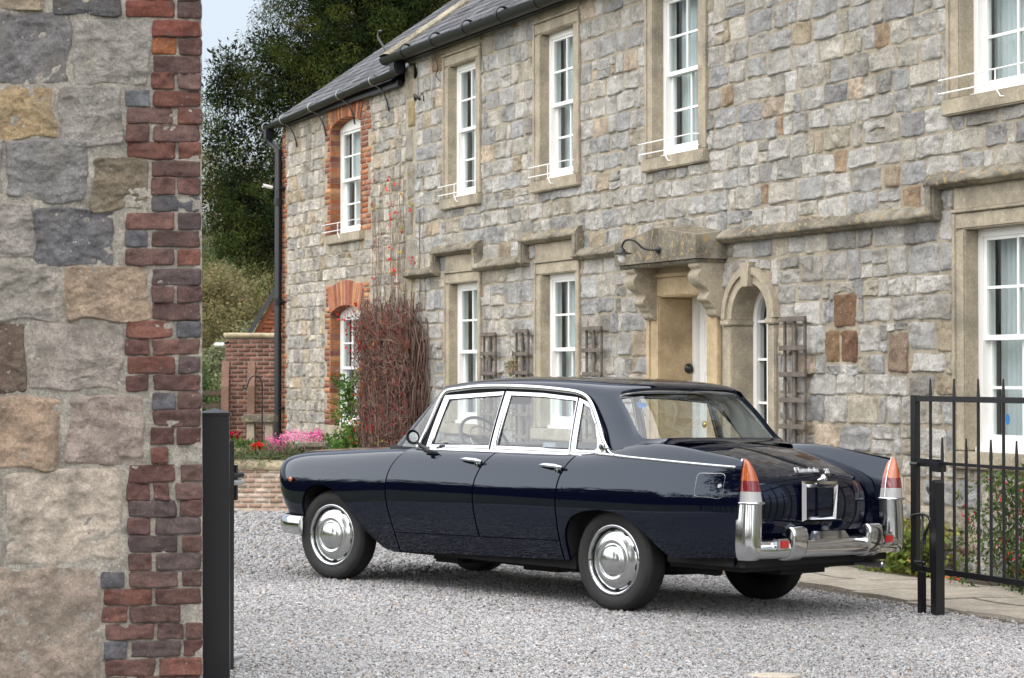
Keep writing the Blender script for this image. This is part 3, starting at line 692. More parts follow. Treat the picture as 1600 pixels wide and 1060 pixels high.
    u = np.linspace(-1, 1, 40)[None, :]; T = thw(sg)[:, None] * u; S = np.broadcast_to(sg[:, None], T.shape); G = inward(can(S, T), .042) * np.array([1, .985, 1])
    MB().grid(G).build('glass', M['cglass'], rwin, smooth=True)
    st = MB(); k = G[14:18, 37]
    st.add([(.10, .475, 1.325), (.10, .375, 1.318), (.083, .378, 1.300), (.070, .475, 1.283)], [(0, 1, 2, 3)])
    st.build('blue_sticker', M['blue'], rwin)
    # windscreen
    th2 = np.linspace(-hp, hp, 41); n = 3.0; hdr = can(np.zeros(41), th2); base = np.stack([1.93 + .52 * np.maximum(np.cos(th2), 0) ** (2 / n), .735 * np.sign(th2) * np.abs(np.sin(th2)) ** (2 / n), .985 + .02 * np.cos(th2)], -1)
    v = np.linspace(0, 1, 14)[:, None, None]; G = base * (1 - v) + hdr * v
    MB().grid(G, flip=True).build('windscreen', M['cglass'], c, smooth=True)
    # chrome drip rail: up the screen pillar, along the roof, down the rear pillar and on along the fin to the tail light
    dr = np.array([(1.93, .972), (1.885, 1.06), (1.832, 1.218), (1.793, 1.350), (1.765, 1.378), (1.666, 1.395), (1.515, 1.410), (1.181, 1.419), (.824, 1.410), (.591, 1.395), (.474, 1.383), (.36, 1.347), (.262, 1.257), (.195, 1.171), (.128, 1.075), (.075, 1.018)])
    drs = crom(dr, 6)
    for s in (1, -1):
        m_ = MB(); pts = [(x, s * (float(ysd(z)) + .020), z) for x, z in drs]
        rr = [.013] * len(pts); m_.tube(pts, rr, 10, flat=(.62, 1.25), up=(0, s, 0))
        tail = on_side([(x, np.interp(x, [-1.03, .075], [.938, .985])) for x in np.linspace(.16, -1.005, 40)], off=.004); tail[:, 1] *= s
        m_.tube([tuple(p) for p in tail], .0085, 8, flat=(.6, 1.0), up=(0, s, 0))
        cur = crom([(.075, s * (float(ysd(1.018)) + .02), 1.018), (.03, s * .775, .996), (-.03, s * .795, .984), (-.10, tail[9][1], tail[9][2])], 6); m_.tube([tuple(p) for p in cur], .010, 8, flat=(.7, 1.1), up=(0, s, 0))
        m_.build('drip_rail', M['chrome'], c, smooth=True)
        # filler between door frames, rail and belt
        bk = MB(); top = [(x, z) for x, z in drs]; bot = [(x, .965) for x, z in drs]
        ins = wins
        for a, b in ((wins['front_window'][0], None),): pass
        belt = [(x, s * (float(on_side([(x, .972)])[0][1]) - .004), .975) for x in np.linspace(1.95, .10, 40)]
        fi = MB(); fi.grid(np.array([[(x, s * (float(ysd(z)) + .014), z) for x, z in drs], [(x + (1.0 - x) * .085, s * (float(ysd(z)) - .012), z + (1.1 - z) * .16) for x, z in drs]]), flip=s > 0); fi.build('door_seal', M['under'], c)
        bt = MB(); up_ = [(p[0], s * (float(ysd(.99)) + .0), .995) for p in belt]; bt.grid(np.array([belt, up_]), flip=s < 0)
        bt.build('belt_moulding', M['chrome'], c)
        # satin wedge and round emblem at the foot of the rear pillar
        we = MB(); wp = [(.150, 1.10), (.105, 1.035), (.06, 1.002), (-.02, .984), (-.02, .978), (.15, .978)]
        we.add([(x, s * (float(ysd(z)) + .016 + (.03 if x < .07 else .008)), z) for x, z in wp], [tuple(range(len(wp)))]); weo = we.build('pillar_finisher', M['satin'], c)
        em = MB(); em.lathe([(0, s * .012), (.016, s * .011), (.018, s * .006), (.024, s * .012), (.028, s * .010), (.029, 0)], 28, 'y', (.115, s * (float(ysd(1.03)) + .028), 1.028)); em.build('emblem', M['chrome'], weo, auto=40)
    # door mirror on the left front wing
    mi = MB(); mi.tube([(1.76, .80, .972), (1.80, .835, 1.0), (1.83, .865, 1.035)], [.020, .011, .010], 10); mi.tube([(1.66, .805, .955), (1.73, .815, .962), (1.80, .81, .966)], [.012, .022, .014], 10, flat=(1, .5))
    prf = [(0, .075), (.02, .073), (.04, .065), (.056, .045), (.062, .02), (.060, 0)]
    q = MB(); q.lathe([(r * 1.0, h) for h, r in prf], 24, 'x', (0, 0, 0)); q.v = [(x, y * 1.1, z) for x, y, z in q.v]
    mi.v += [(1.83 + x * .95 + y * .45 + z * .14, .895 + y * .70 - x * .25, 1.07 + z * 1.02) for x, y, z in q.v]; n0 = len(mi.v) - len(q.v); mi.f += [tuple(i + n0 for i in f) for f in q.f]; mi.c += q.c; mi.mi += [0] * len(q.f)
    for k in range(n0, len(mi.v)): mi.v[k] = tuple(np.array((1.83, .885, 1.06)) + (np.array(mi.v[k]) - np.array((1.83, .895, 1.07))) * .68)
    mo = mi.build('door_mirror', M['trim'], c, auto=50)
    g_ = MB(); g_.add([(1.826, .895 + .055 * math.cos(a), 1.07 + .05 * math.sin(a)) for a in np.linspace(0, 2 * math.pi, 24, endpoint=False)], [tuple(range(24))]); g_.v = [(1.822 + (y - .895) * .45 + (z - 1.07) * .14,   .895 + (y - .895) * .72, z) for x, y, z in g_.v]; g_.v = [tuple(np.array((1.83, .885, 1.06)) + (np.array(q_) - np.array((1.83, .895, 1.07))) * .68) for q_ in g_.v]; g_.build('mirror_glass', M['chrome'], mo)
    # --- interior
    it = MB(); it.box(.0, 2.2, -.66, .66, .60, .64); it.build('cabin_floor', M['trim'], c)
    for s in (1, -1):
        for nm, x in (('front_seat', .95), ('rear_seat', .12)):
            if nm == 'rear_seat' and s < 0: continue
            se = MB()
            y0, y1 = (s * .08, s * .60) if nm == 'front_seat' else (-.62, .62); y0, y1 = min(y0, y1), max(y0, y1)
            se.box(x, x + .52, y0, y1, .60, .76, bev=.04); b0 = len(se.v); top = 1.045 if nm == 'front_seat' else 1.02
            se.box(x - .16, x + .06, y0, y1, .66, top, bev=.05)
            for k in range(b0, len(se.v)): vx, vy, vz = se.v[k]; se.v[k] = (vx - (vz - .66) * .22, vy, vz)
            se.build(nm, M['seat'], c, auto=50)
    sh = MB(); sh.box(-.22, .0, -.60, .60, 1.0, 1.03, bev=.01); sh.build('parcel_shelf', M['liner'], c)
    da = MB(); da.prism([(1.95, .70), (1.88, .92), (1.92, 1.005), (2.05, 1.02), (2.35, .99), (2.35, .7)], -.66, .66, 'y'); da.build('dashboard', M['trim'], c)
    sw = empty('steering_wheel'); sw.parent = c; ctr = Vector((1.66, .36, 1.035)); ax = Vector((-.80, 0, .60)).normalized(); u_ = Vector((0, 1, 0)); v_ = ax.cross(u_)
    rm = MB(); rm.tube([ctr + u_ * (.205 * math.cos(a)) + v_ * (.205 * math.sin(a)) for a in np.linspace(0, 2 * math.pi, 48, endpoint=False)], .012, 8, closed=True); rm.build('rim', M['trim'], sw, smooth=True)
    sp = MB()
    for a in (R(70), R(200), R(340)): sp.tube([ctr - ax * .02, ctr + u_ * (.2 * math.cos(a)) + v_ * (.2 * math.sin(a))], [.024, .010], 8, flat=(.4, 1))
    sp.tube([ctr - ax * .4, ctr], .022, 10); sp.tube([ctr - ax * .03, ctr + ax * .01], [.05, .04], 16); sp.build('spoke', M['trim'], sw, auto=50)
    hr = MB(); hr.tube([ctr + u_ * (.13 * math.cos(a)) + v_ * (.13 * math.sin(a)) for a in np.linspace(R(150), R(390), 24)], .004, 6); hr.build('horn_ring', M['chrome'], sw, smooth=True)
    rv = MB(); rv.box(1.70, 1.73, -.13, .13, 1.30, 1.36, bev=.01); rv.tube([(1.72, 0, 1.36), (1.80, 0, 1.43)], .008, 6); rv.build('interior_mirror', M['trim'], c)
build_car()
def fonts_to_mesh():
    bpy.context.view_layer.update(); dg = bpy.context.evaluated_depsgraph_get()
    for o in [o for o in bpy.data.objects if o.type == 'FONT']:
        me = bpy.data.meshes.new_from_object(o.evaluated_get(dg)); n = bpy.data.objects.new('lettering', me); COL.objects.link(n); n.parent = o.parent; n.matrix_local = o.matrix_local.copy()
        bpy.data.objects.remove(o)
fonts_to_mesh()
# ------------------------------------------------------------------ masonry
def blocks(name, rects, mat, parent, yb=0.0, depth=.03, res=(9, 8), rough=.012, edge=.16, colfn=None, seed=0, nscale=9.0, cs=None, wob=.010, smooth=True, tilt=.012, fine=0):
    """rough-faced blocks on a wall plane (x right, z up, faces towards -y), one mesh: rects (N,4) x0,x1,z0,z1."""
    Rr = np.asarray(rects, float); n = len(Rr); nx, nz = res; rg = np.random.default_rng(seed + 11)
    # parameter lines, denser at the rim
    def lines(k):
        t = np.linspace(0, 1, k - 2); return np.concatenate([[0], t * .90 + .05, [1]])
    U, Vv = np.meshgrid(lines(nx), lines(nz), indexing='ij')
    x0, x1, z0, z1 = [Rr[:, i][:, None, None] for i in range(4)]
    X = x0 + (x1 - x0) * U; Z = z0 + (z1 - z0) * Vv
    off = rg.uniform(-50, 50, (n, 1, 1, 3))
    Pn = np.stack([X, np.zeros_like(X), Z], -1) * nscale
    Po = Pn * np.ones_like(off) + off
    wx = vnoise(Po * .55, 1) * wob; wz = vnoise(Po * .55 + 9, 2) * wob
    # corner rounding
    cu = np.abs(U * 2 - 1); cvv = np.abs(Vv * 2 - 1)
    X = X + wx - (U * 2 - 1) * np.clip(cvv - .7, 0, 1) ** 2 * np.minimum(x1 - x0, .2) * .55 * rg.uniform(.2, 1.2, (n, 1, 1))
    Z = Z + wz - (Vv * 2 - 1) * np.clip(cu - .7, 0, 1) ** 2 * np.minimum(z1 - z0, .2) * .55 * rg.uniform(.2, 1.2, (n, 1, 1))
    m = np.minimum(np.minimum(U, 1 - U) * (x1 - x0), np.minimum(Vv, 1 - Vv) * (z1 - z0))      # metres to the rim
    w = np.clip(m / (edge * np.minimum(np.minimum(x1 - x0, z1 - z0), .25)), 0, 1); w = w * (2 - w)
    d = depth * rg.uniform(.65, 1.15, (n, 1, 1)) * w
    tl = rg.normal(0, tilt, (n, 2, 1, 1)); d = d + w * (tl[:, 0] * (U * 2 - 1) + tl[:, 1] * (Vv * 2 - 1))
    f1 = fbm(Po * .8, 4, 3); f2 = np.abs(vnoise(Po * 1.1 + 31, 8)); f3 = np.abs(vnoise(Po * .45 + np.array([3., 7, 60]), 12)); d = d + w * rough * (f1 * 1.1 - f2 * .8 - f3 * .9 + .5) * 1.3
    if fine: d = d + w * fine * (fbm(np.stack([X, X * 0, Z], -1) * 55 + off, 3, 21) - .6 * np.abs(vnoise(np.stack([X, X * 0, Z], -1) * 38 + off, 23)))
    d = np.where(w > 0, np.maximum(d, .003), -.012)
    P = np.stack([X, yb - d, Z], -1)
    idx = (np.arange(n)[:, None, None] * nx * nz + np.arange(nx)[None, :, None] * nz + np.arange(nz)[None, None, :])
    q = np.stack([idx[:, :-1, :-1], idx[:, 1:, :-1], idx[:, 1:, 1:], idx[:, :-1, 1:]], -1).reshape(-1, 4)
    C = np.asarray(cs)[:, None, None, :] * np.ones(P.shape)
    C = C * (1 + .16 * fbm(Po * .45, 3, 5)[..., None])
    return np_mesh(name, P.reshape(-1, 3), q, mat, parent, smooth, np.clip(C.reshape(-1, 3), .003, .9))

def cut(rects, holes):
    """remove the parts of blocks that lie in holes (x0,x1,z0,z1), trimming sideways first."""
    out = []
    for r in rects:
        parts = [list(r)]
        for h in holes:
            nxt = []
            for a in parts:
                ox, oz = min(a[1], h[1]) - max(a[0], h[0]), min(a[3], h[3]) - max(a[2], h[2])
                if ox <= .004 or oz <= .004: nxt.append(a); continue
                if oz < .35 * (a[3] - a[2]):
                    if h[2] > a[2]: nxt.append([a[0], a[1], a[2], h[2]])
                    else: nxt.append([a[0], a[1], h[3], a[3]])
                    continue
                m0, m1 = max(a[0], h[0]), min(a[1], h[1])
                if h[2] - a[2] > .05 and m1 - m0 > .06: out.append([m0, m1, a[2], h[2] - .004])
                if a[3] - h[3] > .05 and m1 - m0 > .06: out.append([m0, m1, h[3] + .004, a[3]])
                if h[0] - a[0] > .05: nxt.append([a[0], h[0], a[2], a[3]])
                if a[1] - h[1] > .05: nxt.append([h[1], a[1], a[2], a[3]])
            parts = nxt
        out += [p for p in parts if p[1] - p[0] > .045 and p[3] - p[2] > .035]
    return out
def courses(a0, a1, z0, z1, hr, wr, rg, joint=.011):
    out = []; z = z0
    while z < z1 - .05:
        h = rg.uniform(*hr); h = min(h, z1 - z); a = a0 - rg.uniform(0, wr[0])
        while a < a1:
            w = rg.uniform(*wr) if rg.random() > .15 else rg.uniform(wr[0] * .5, wr[0])
            if h > hr[0] * 1.35 and rg.random() < .13:         # two thin stones in one course
                k = rg.uniform(.4, .6); out += [[a, a + w, z, z + h * k - joint * .5], [a, a + w, z + h * k + joint * .5, z + h]]
            else: out.append([a, a + w, z + rg.uniform(-.013, .006), z + h + rg.uniform(-.006, .010)])
            a += w + joint * rg.uniform(.6, 1.5)
        z += h + joint * rg.uniform(.8, 1.3)
    return [[max(r[0], a0), min(r[1], a1), r[2], min(r[3], z1)] for r in out if min(r[1], a1) - max(r[0], a0) > .05]
STONES = np.array([1.19, 1.19, 1.175]) * np.array([(.40, .385, .36), (.44, .425, .40), (.35, .345, .335), (.31, .31, .31), (.42, .395, .345), (.46, .44, .41), (.38, .345, .28), (.28, .27, .25), (.36, .30, .22), (.33, .24, .16), (.45, .37, .29)])
SW = np.array([20, 18, 18, 12, 12, 10, 6, 5, 3, 1.4, 2.5]); SW = SW / SW.sum()
def stone_cols(n, rg, warm=0): 
    c = STONES[rg.choice(len(STONES), n, p=SW)] * rg.uniform(.94, 1.28, (n, 1)); return c * np.array([1 + warm, 1, 1 - warm * 1.4])
BR = np.array([.88, 1.12, 1.2]) * np.array([(.33, .085, .035), (.27, .075, .04), (.38, .12, .05), (.22, .07, .05), (.30, .11, .07), (.42, .16, .07)])
def brick_cols(n, rg, k=1.0): return BR[rg.choice(len(BR), n)] * rg.uniform(.7, 1.15, (n, 1)) * k
def brick_field(a0, a1, z0, z1, rg, L=.222, H=.075, j=.010, toothed=None):
    out = []; k = 0; z = z0
    while z < z1 - .02:
        a = a0 - (L * .5 if k % 2 else 0) ; h = min(H - j, z1 - z)
        e = a1 - (toothed if toothed and (k // 3) % 2 else 0)
        while a < e:
            x0, x1 = max(a, a0), min(a + L - j, e)
            if x1 - x0 > .03: out.append([x0, x1, z, z + h])
            a += L
        z += H; k += 1
    return out

# ------------------------------------------------------------------ the house (local frame: x along the front to the right, y into the house, z up)
HOUSE_M = Matrix.Translation((-3.44561, 31.74526, 0)) @ Matrix.Rotation(math.atan2(-.9125, .409), 4, 'Z')
house = empty('stone_house', 'long two storey stone house with white sash windows and slate roof behind the parked car', 'house', matrix=HOUSE_M)
AEND = 21.0
# openings a0,a1,z0,z1
WIN = [dict(k='W', o=(6.57, 7.40, 3.65, 5.27), s=(6.40, 7.56, 3.52, 5.62), set=.09, col=2),
       dict(k='W', o=(9.23, 10.05, 3.65, 5.27), s=(9.05, 10.22, 3.52, 5.62), set=.09, col=2),
       dict(k='W', o=(11.88, 12.78, 3.65, 5.27), s=(11.72, 12.96, 3.52, 5.62), set=.10, col=2),
       dict(k='W', o=(16.92, 18.22, 3.65, 5.27), s=(16.76, 18.38, 3.52, 5.62), set=.12, col=3),
       dict(k='G', o=(6.60, 7.45, .92, 2.61), s=(6.44, 7.57, .79, 2.96), set=.09, col=2),
       dict(k='G', o=(9.25, 10.10, .92, 2.61), s=(9.08, 10.22, .79, 2.96), set=.09, col=2),
       dict(k='G', o=(16.98, 18.28, .92, 2.63), s=(16.83, 18.43, .79, 2.96), set=.11, col=3),
       dict(k='B', o=(2.21, 3.42, 3.46, 4.96), s=(1.92, 3.82, 3.33, 5.25), set=.13, col=3),
       dict(k='B', o=(2.21, 3.42, .80, 2.36), s=(1.92, 3.82, .58, 2.80), set=.13, col=3)]
DOOR = (12.03, 12.97, .02, 2.27); ARCHW = (13.44, 14.08, .02, 2.34)
OPEN = [w['o'] if w['k'] != 'B' else (w['o'][0], w['o'][1], w['o'][2], w['o'][3] + .11) for w in WIN] + [DOOR, ARCHW]

def build_walls():
    rg = np.random.default_rng(3)
    # mortar backing with the openings left out
    xs = sorted({-.02, AEND, *[o[0] for o in OPEN], *[o[1] for o in OPEN]}); zs = sorted({-.5, 5.66, *[o[2] for o in OPEN], *[o[3] for o in OPEN]})
    mb = MB()
    for i in range(len(xs) - 1):
        for k in range(len(zs) - 1):
            cx, cz = (xs[i] + xs[i + 1]) / 2, (zs[k] + zs[k + 1]) / 2
            if cx < 5.2 and cz > 5.35 + 0: continue
            if any(o[0] < cx < o[1] and o[2] < cz < o[3] for o in OPEN): continue
            mb.add([(xs[i], 0, zs[k]), (xs[i + 1], 0, zs[k]), (xs[i + 1], 0, zs[k + 1]), (xs[i], 0, zs[k + 1])], [(0, 1, 2, 3)])
    xs2 = [o for o in xs if o < 5.2] + [5.2]
    # gable ends and back
    mb.add([(-.02, 0, -.5), (-.02, 5.6, -.5), (-.02, 5.6, 5.25), (-.02, 2.8, 7.0), (-.02, 0, 5.25)], [(0, 4, 3, 2, 1)])
    mb.add([(AEND, 0, -.5), (AEND, 5.6, -.5), (AEND, 5.6, 5.6), (AEND, 2.8, 7.6), (AEND, 0, 5.66)], [(0, 1, 2, 3, 4)])
    mb.add([(5.2, 0, 5.2), (5.2, 5.6, 5.2), (5.2, 2.8, 7.6), (5.2, 0, 5.66)], [(0, 3, 2, 1)])
    mb.add([(-.02, 5.6, -.5), (AEND, 5.6, -.5), (AEND, 5.6, 5.6), (-.02, 5.6, 5.6)], [(0, 1, 2, 3)])
    wall = mb.build('wall', M['mortar'], house)
    holes = [w['s'] for w in WIN] + [(11.80, 13.22, -.1, 2.60), (13.26, 14.22, -.1, 2.30), (13.40, 14.1, 2.2, 2.46)]
    # main range: larger squared rubble; wing: smaller, taller stones
    for nm, rng_, hr, wr in (('main', (5.44, AEND, -.2, 5.6), (.145, .25), (.15, .46)), ('wing', (.22, 5.10, -.2, 5.22), (.13, .21), (.13, .30))):
        r = courses(*rng_, hr, wr, rg)
        feat = []
        hh = list(holes)
        if nm == 'main': hh += [(15.12, 15.47, 1.90, 2.20), (14.99, 15.21, 1.60, 1.89), (15.23, 15.49, 1.60, 1.89), (15.92, 16.22, 1.52, 1.86)]
        if nm == 'wing': hh += [(1.70, 1.93, 2.2, 2.4)]
        r = cut(r, hh); c = stone_cols(len(r), rg, .0 if nm == 'main' else .045)
        if nm == 'main':
            r += [[15.125, 15.465, 1.905, 2.195], [14.995, 15.21, 1.605, 1.888], [15.225, 15.487, 1.605, 1.888], [15.925, 16.215, 1.525, 1.857]]
            c = np.vstack([c, [(.25, .15, .09), (.29, .185, .10), (.23, .13, .085), (.30, .22, .16)]])
        blocks('stonework', r, M['stone'], wall, depth=.012, colfn=None, cs=c, seed=5, rough=.015, res=(18, 15), edge=.06, nscale=15, tilt=.006, wob=.016, fine=.007)
    # toothed quoins: brick at the free corner, golden stone at the junction of wing and main range
    b = brick_field(-.02, .235, -.2, 5.22, rg, toothed=.11); blocks('brick_quoin', b, M['brick'], wall, depth=.006, edge=.05, cs=brick_cols(len(b), rg, 1.1), res=(5, 5), rough=.004, wob=.003, seed=2, tilt=.002)
    q = []; z = -.2; k = 0
    while z < 5.55:
        h = rg.uniform(.28, .55); q.append([5.11 + (.06 if k % 2 else 0), 5.43 - (.0 if k % 2 else .08), z, min(z + h, 5.6)]); z += h + .012; k += 1
    blocks('stone_quoin', q, M['stone'], wall, depth=.02, cs=np.array([(.36, .335, .285), (.33, .31, .27), (.40, .31, .17), (.37, .33, .25)])[rg.choice(4, len(q), p=[.35, .3, .2, .15])], res=(8, 10), rough=.006, seed=9)
    return wall
wall = build_walls()

def sash_window(w):
    a0, a1, z0, z1 = w['o']; y = w['set']; W = M['white']; arch = w['k'] == 'B'; rise = .10 if arch else 0
    root = empty('window'); root.parent = house
    fw_ = .055
    f = MB(); f.box(a0, a0 + fw_, y, y + .12, z0, z1); f.box(a1 - fw_, a1, y, y + .12, z0, z1); f.box(a0 + fw_, a1 - fw_, y, y + .12, z0, z0 + .05)
    if arch:
        n = 14; xs = np.linspace(a0, a1, n); tz = [z1 + rise * (1 - (2 * (x - a0) / (a1 - a0) - 1) ** 2) for x in xs]
        f.prism([(a0, z1 - .05), (a1, z1 - .05)] + list(zip(xs[::-1], tz[::-1])), y - .004, y + .116)
    else: f.box(a0 + fw_, a1 - fw_, y, y + .12, z1 - .06, z1)
    f.box(a0 - .0, a1, y - .035, y - .001, z0, z0 + .035)
    f.build('frame', W, root)
    zm = (z0 + z1) / 2 + .02
    def sash(nm, zl, zh, yy, bot):
        s = MB(); st = .045; x0, x1 = a0 + fw_ - .012, a1 - fw_ + .012
        s.box(x0, x0 + st, yy, yy + .04, zl, zh); s.box(x1 - st, x1, yy, yy + .04, zl, zh); s.box(x0 + st, x1 - st, yy, yy + .04, zl, zl + bot); s.box(x0 + st, x1 - st, yy, yy + .04, zh - .042, zh)
        nc = w['col']; gw = (x1 - x0 - 2 * st)
        for k in range(1, nc): c = x0 + st + gw * k / nc; s.box(c - .011, c + .011, yy + .004, yy + .034, zl + bot, zh - .042)
        zc = (zl + bot + zh - .042) / 2
        for k in range(nc):
            xa, xb = x0 + st + gw * k / nc + (.011 if k else 0), x0 + st + gw * (k + 1) / nc - (.011 if k < nc - 1 else 0)
            s.box(xa, xb, yy + .004, yy + .034, zc - .011, zc + .011)
        so = s.build(nm, W, root)
        g = MB(); g.add([(x0 + st - .003, yy + .018, zl + bot - .003), (x1 - st + .003, yy + .018, zl + bot - .003), (x1 - st + .003, yy + .018, zh - .039), (x0 + st - .003, yy + .018, zh - .039)], [(0, 1, 2, 3)]); g.build('glass', M['wglass'], root)
    sash('sash', zm - .02, z1 - .045, y + .016, .04); sash('sash', z0 + .045, zm + .02, y + .062, .085)
    # room behind and net curtains drawn to the sides
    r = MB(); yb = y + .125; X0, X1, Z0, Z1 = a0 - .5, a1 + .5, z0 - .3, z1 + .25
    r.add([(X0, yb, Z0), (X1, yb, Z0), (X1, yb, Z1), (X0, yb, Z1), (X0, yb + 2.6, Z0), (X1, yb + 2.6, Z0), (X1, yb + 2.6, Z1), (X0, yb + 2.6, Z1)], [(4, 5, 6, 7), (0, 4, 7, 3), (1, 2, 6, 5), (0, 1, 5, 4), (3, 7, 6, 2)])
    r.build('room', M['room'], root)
    c = MB(); full = w.get('net', .42)
    for (xa, xb) in ((a0, a0 + (a1 - a0) * full), (a1 - (a1 - a0) * full * .8, a1 + .1)):
        n = 40; xs = np.linspace(xa, xb, n); ys = yb + .08 + .022 * np.sin((xs - a0) * 95 + .8 * np.sin(xs * 23)); c.grid(np.stack([np.stack([xs, ys, np.full(n, z0)], 1), np.stack([xs, ys * 1 + .0, np.full(n, z1 + .1)], 1)]))
    c.build('curtain', M['curtain'], root, smooth=True)
    return root
def guard_rail(w, root):
    a0, a1, z0, z1 = w['o']; g = MB(); gy = -.09
    for z in (z0 + .12, z0 + .015):
        g.tube([(a0 - .19, -.03, z + .03), (a0 - .17, gy, z + .03), (a1 + .02, gy, z + .03), (a1 + .05, -.03, z + .03)], .0065, 6)
    m_ = a0 + (a1 - a0) * .42; g.tube([(m_, gy, z0 + .155), (m_, gy, z0 + .01), (m_ + .05, gy + .01, z0 - .06), (m_ + .1, gy + .06, z0 - .06)], .006, 6)
    g.build('guard_rail', M['white'], root)
def stone_surround(w, root):
    a0, a1, z0, z1 = w['o']; s0, s1, sz0, sz1 = w['s']; pr = -.020; m = M['limestone']; d = w['set'] + .10
    s = MB(); b = .012
    s.box(s0, a0, pr, d, z0, z1, bev=b); s.box(a1, s1, pr, d, z0, z1, bev=b)
    s.box(s0, s1, pr - .002, d, z1, z1 + .13, bev=b)
    s.box(s0 - .004, s1 + .004, pr - .022, .02, z1 + .13, z1 + .155, bev=.006)
    s.box(s0 + .01, s1 - .01, pr + .006, .02, z1 + .155, sz1, bev=.006)
    # raised outer fillet on the jambs
    s.box(s0 - .002, s0 + .045, pr - .012, .0, z0 + .002, z1 + .126, bev=.006); s.box(s1 - .045, s1 + .002, pr - .012, .0, z0 + .002, z1 + .126, bev=.006)
    s.build('window_surround', m, root, auto=40)
    q = MB(); q.box(s0 - .02, s1 + .02, pr - .045, d, sz0, z0 - .001, bev=.012); q.build('sill', m, root, auto=40)
def brick_surround(w, root, red):
    a0, a1, z0, z1 = w['o']; s0, s1, sz0, sz1 = w['s']; rg = np.random.default_rng(31); H = .075
    r = []; k = 0; z = z0
    while z < z1 + .02:
        e = .11 if (k // 3) % 2 else 0
        for x0, x1 in ((s0 + e, a0), (a1, s1 - e)):
            n = max(1, round((x1 - x0) / .2)); 
            if k % 2: n = max(1, n + (1 if n > 1 else 0))
            xs = np.linspace(x0, x1, n + 1); r += [[xs[i] + .004, xs[i + 1] - .004, z, z + H - .010] for i in range(n)]
        z += H; k += 1
    r += [q for q in brick_field(s0 + .05, s1 - .05, z1 + .03, sz1 - .02, rg)]
    r = [q for q in r if not (q[3] > z1 + .02 and q[0] < a1 - .02 and q[1] > a0 + .02 and q[2] < z1 + .12)]
    blocks('brick_surround', r, M['brick'], root, depth=.007, edge=.05, cs=brick_cols(len(r), rg, 1.1), res=(5, 5), rough=.004, wob=.003, seed=4, tilt=.002)
    # reveals of brick
    for x, sgn in ((a0, 1), (a1, -1)):
        rv = MB(); zz = z0; k = 0
        while zz < z1:
            c = brick_cols(1, rg, .95)[0]; yy = [(-.012, .10), (.108, .23)] if k % 2 == 0 else [(-.012, .045), (.053, .165), (.173, .23)]
            for p, q in yy: rv.box(x - .05 if sgn > 0 else x, x if sgn > 0 else x + .05, p, q, zz, zz + .066, tuple(c))
            zz += H; k += 1
        if sgn > 0: rv.box(a0 - .06, a0 - .006, -.005, .23, z0, z1 + .05, (.30, .26, .2))
        else: rv.box(a1 + .006, a1 + .06, -.005, .23, z0, z1 + .05, (.30, .26, .2))
        rv.build('brick_reveal', M['brick'], root, colors=True)
    # segmental arch of rubbed bricks on edge
    ar = MB(); n = 19; hw = (a1 - a0) / 2; cx = (a0 + a1) / 2; rise = .11; Rad = (hw ** 2 + rise ** 2) / (2 * rise); cz = z1 + rise - Rad; am = math.asin(hw / Rad); hgt = .30 if not red else .34
    for k in range(n):
        t0 = -am + 2 * am * k / n + .0018; t1 = -am + 2 * am * (k + 1) / n - .0018
        p = [(cx + math.sin(t) * rr, cz + math.cos(t) * rr) for t, rr in ((t0, Rad), (t1, Rad), (t1 * 1.02, Rad + hgt), (t0 * 1.02, Rad + hgt))]
        c = brick_cols(1, rg, 1.25 if red else 1.1)[0]; ar.prism(p, -.020 - rg.uniform(0, .004), .22, col=tuple(c))
    t = np.linspace(-am * 1.02, am * 1.02, 20)
    ar.prism([(cx + math.sin(q) * (Rad + .006), cz + math.cos(q) * (Rad + .006)) for q in t] + [(cx + math.sin(q) * (Rad + hgt - .005), cz + math.cos(q) * (Rad + hgt - .005)) for q in t[::-1]], -.010, .21, col=(.30, .25, .19))
    ar.build('brick_arch', M['brick'], root, colors=True)
    q = MB(); q.box(a0 - .06, a1 + .14, -.075, .16, sz0 + (0 if not red else .0), z0 - .001, bev=.012); q.build('sill', M['limestone'], root, auto=40)
for i, w in enumerate(WIN):
    w['net'] = [.45, .45, .40, .34, .42, .40, .30, .5, .5][i]
    rt = sash_window(w)
    if w['k'] == 'B': brick_surround(w, rt, i == 8)
    else: stone_surround(w, rt)
    if w['o'][2] > 3: guard_rail(w, rt)
    if i == 6:
        st = MB(); st.add([(17.235 + .028 * math.cos(a), w['set'] + .078, 1.17 + .042 * math.sin(a)) for a in np.linspace(0, 2 * math.pi, 20, endpoint=False)], [tuple(range(20))[::-1]]); st.build('blue_sticker', M['blue'], rt)

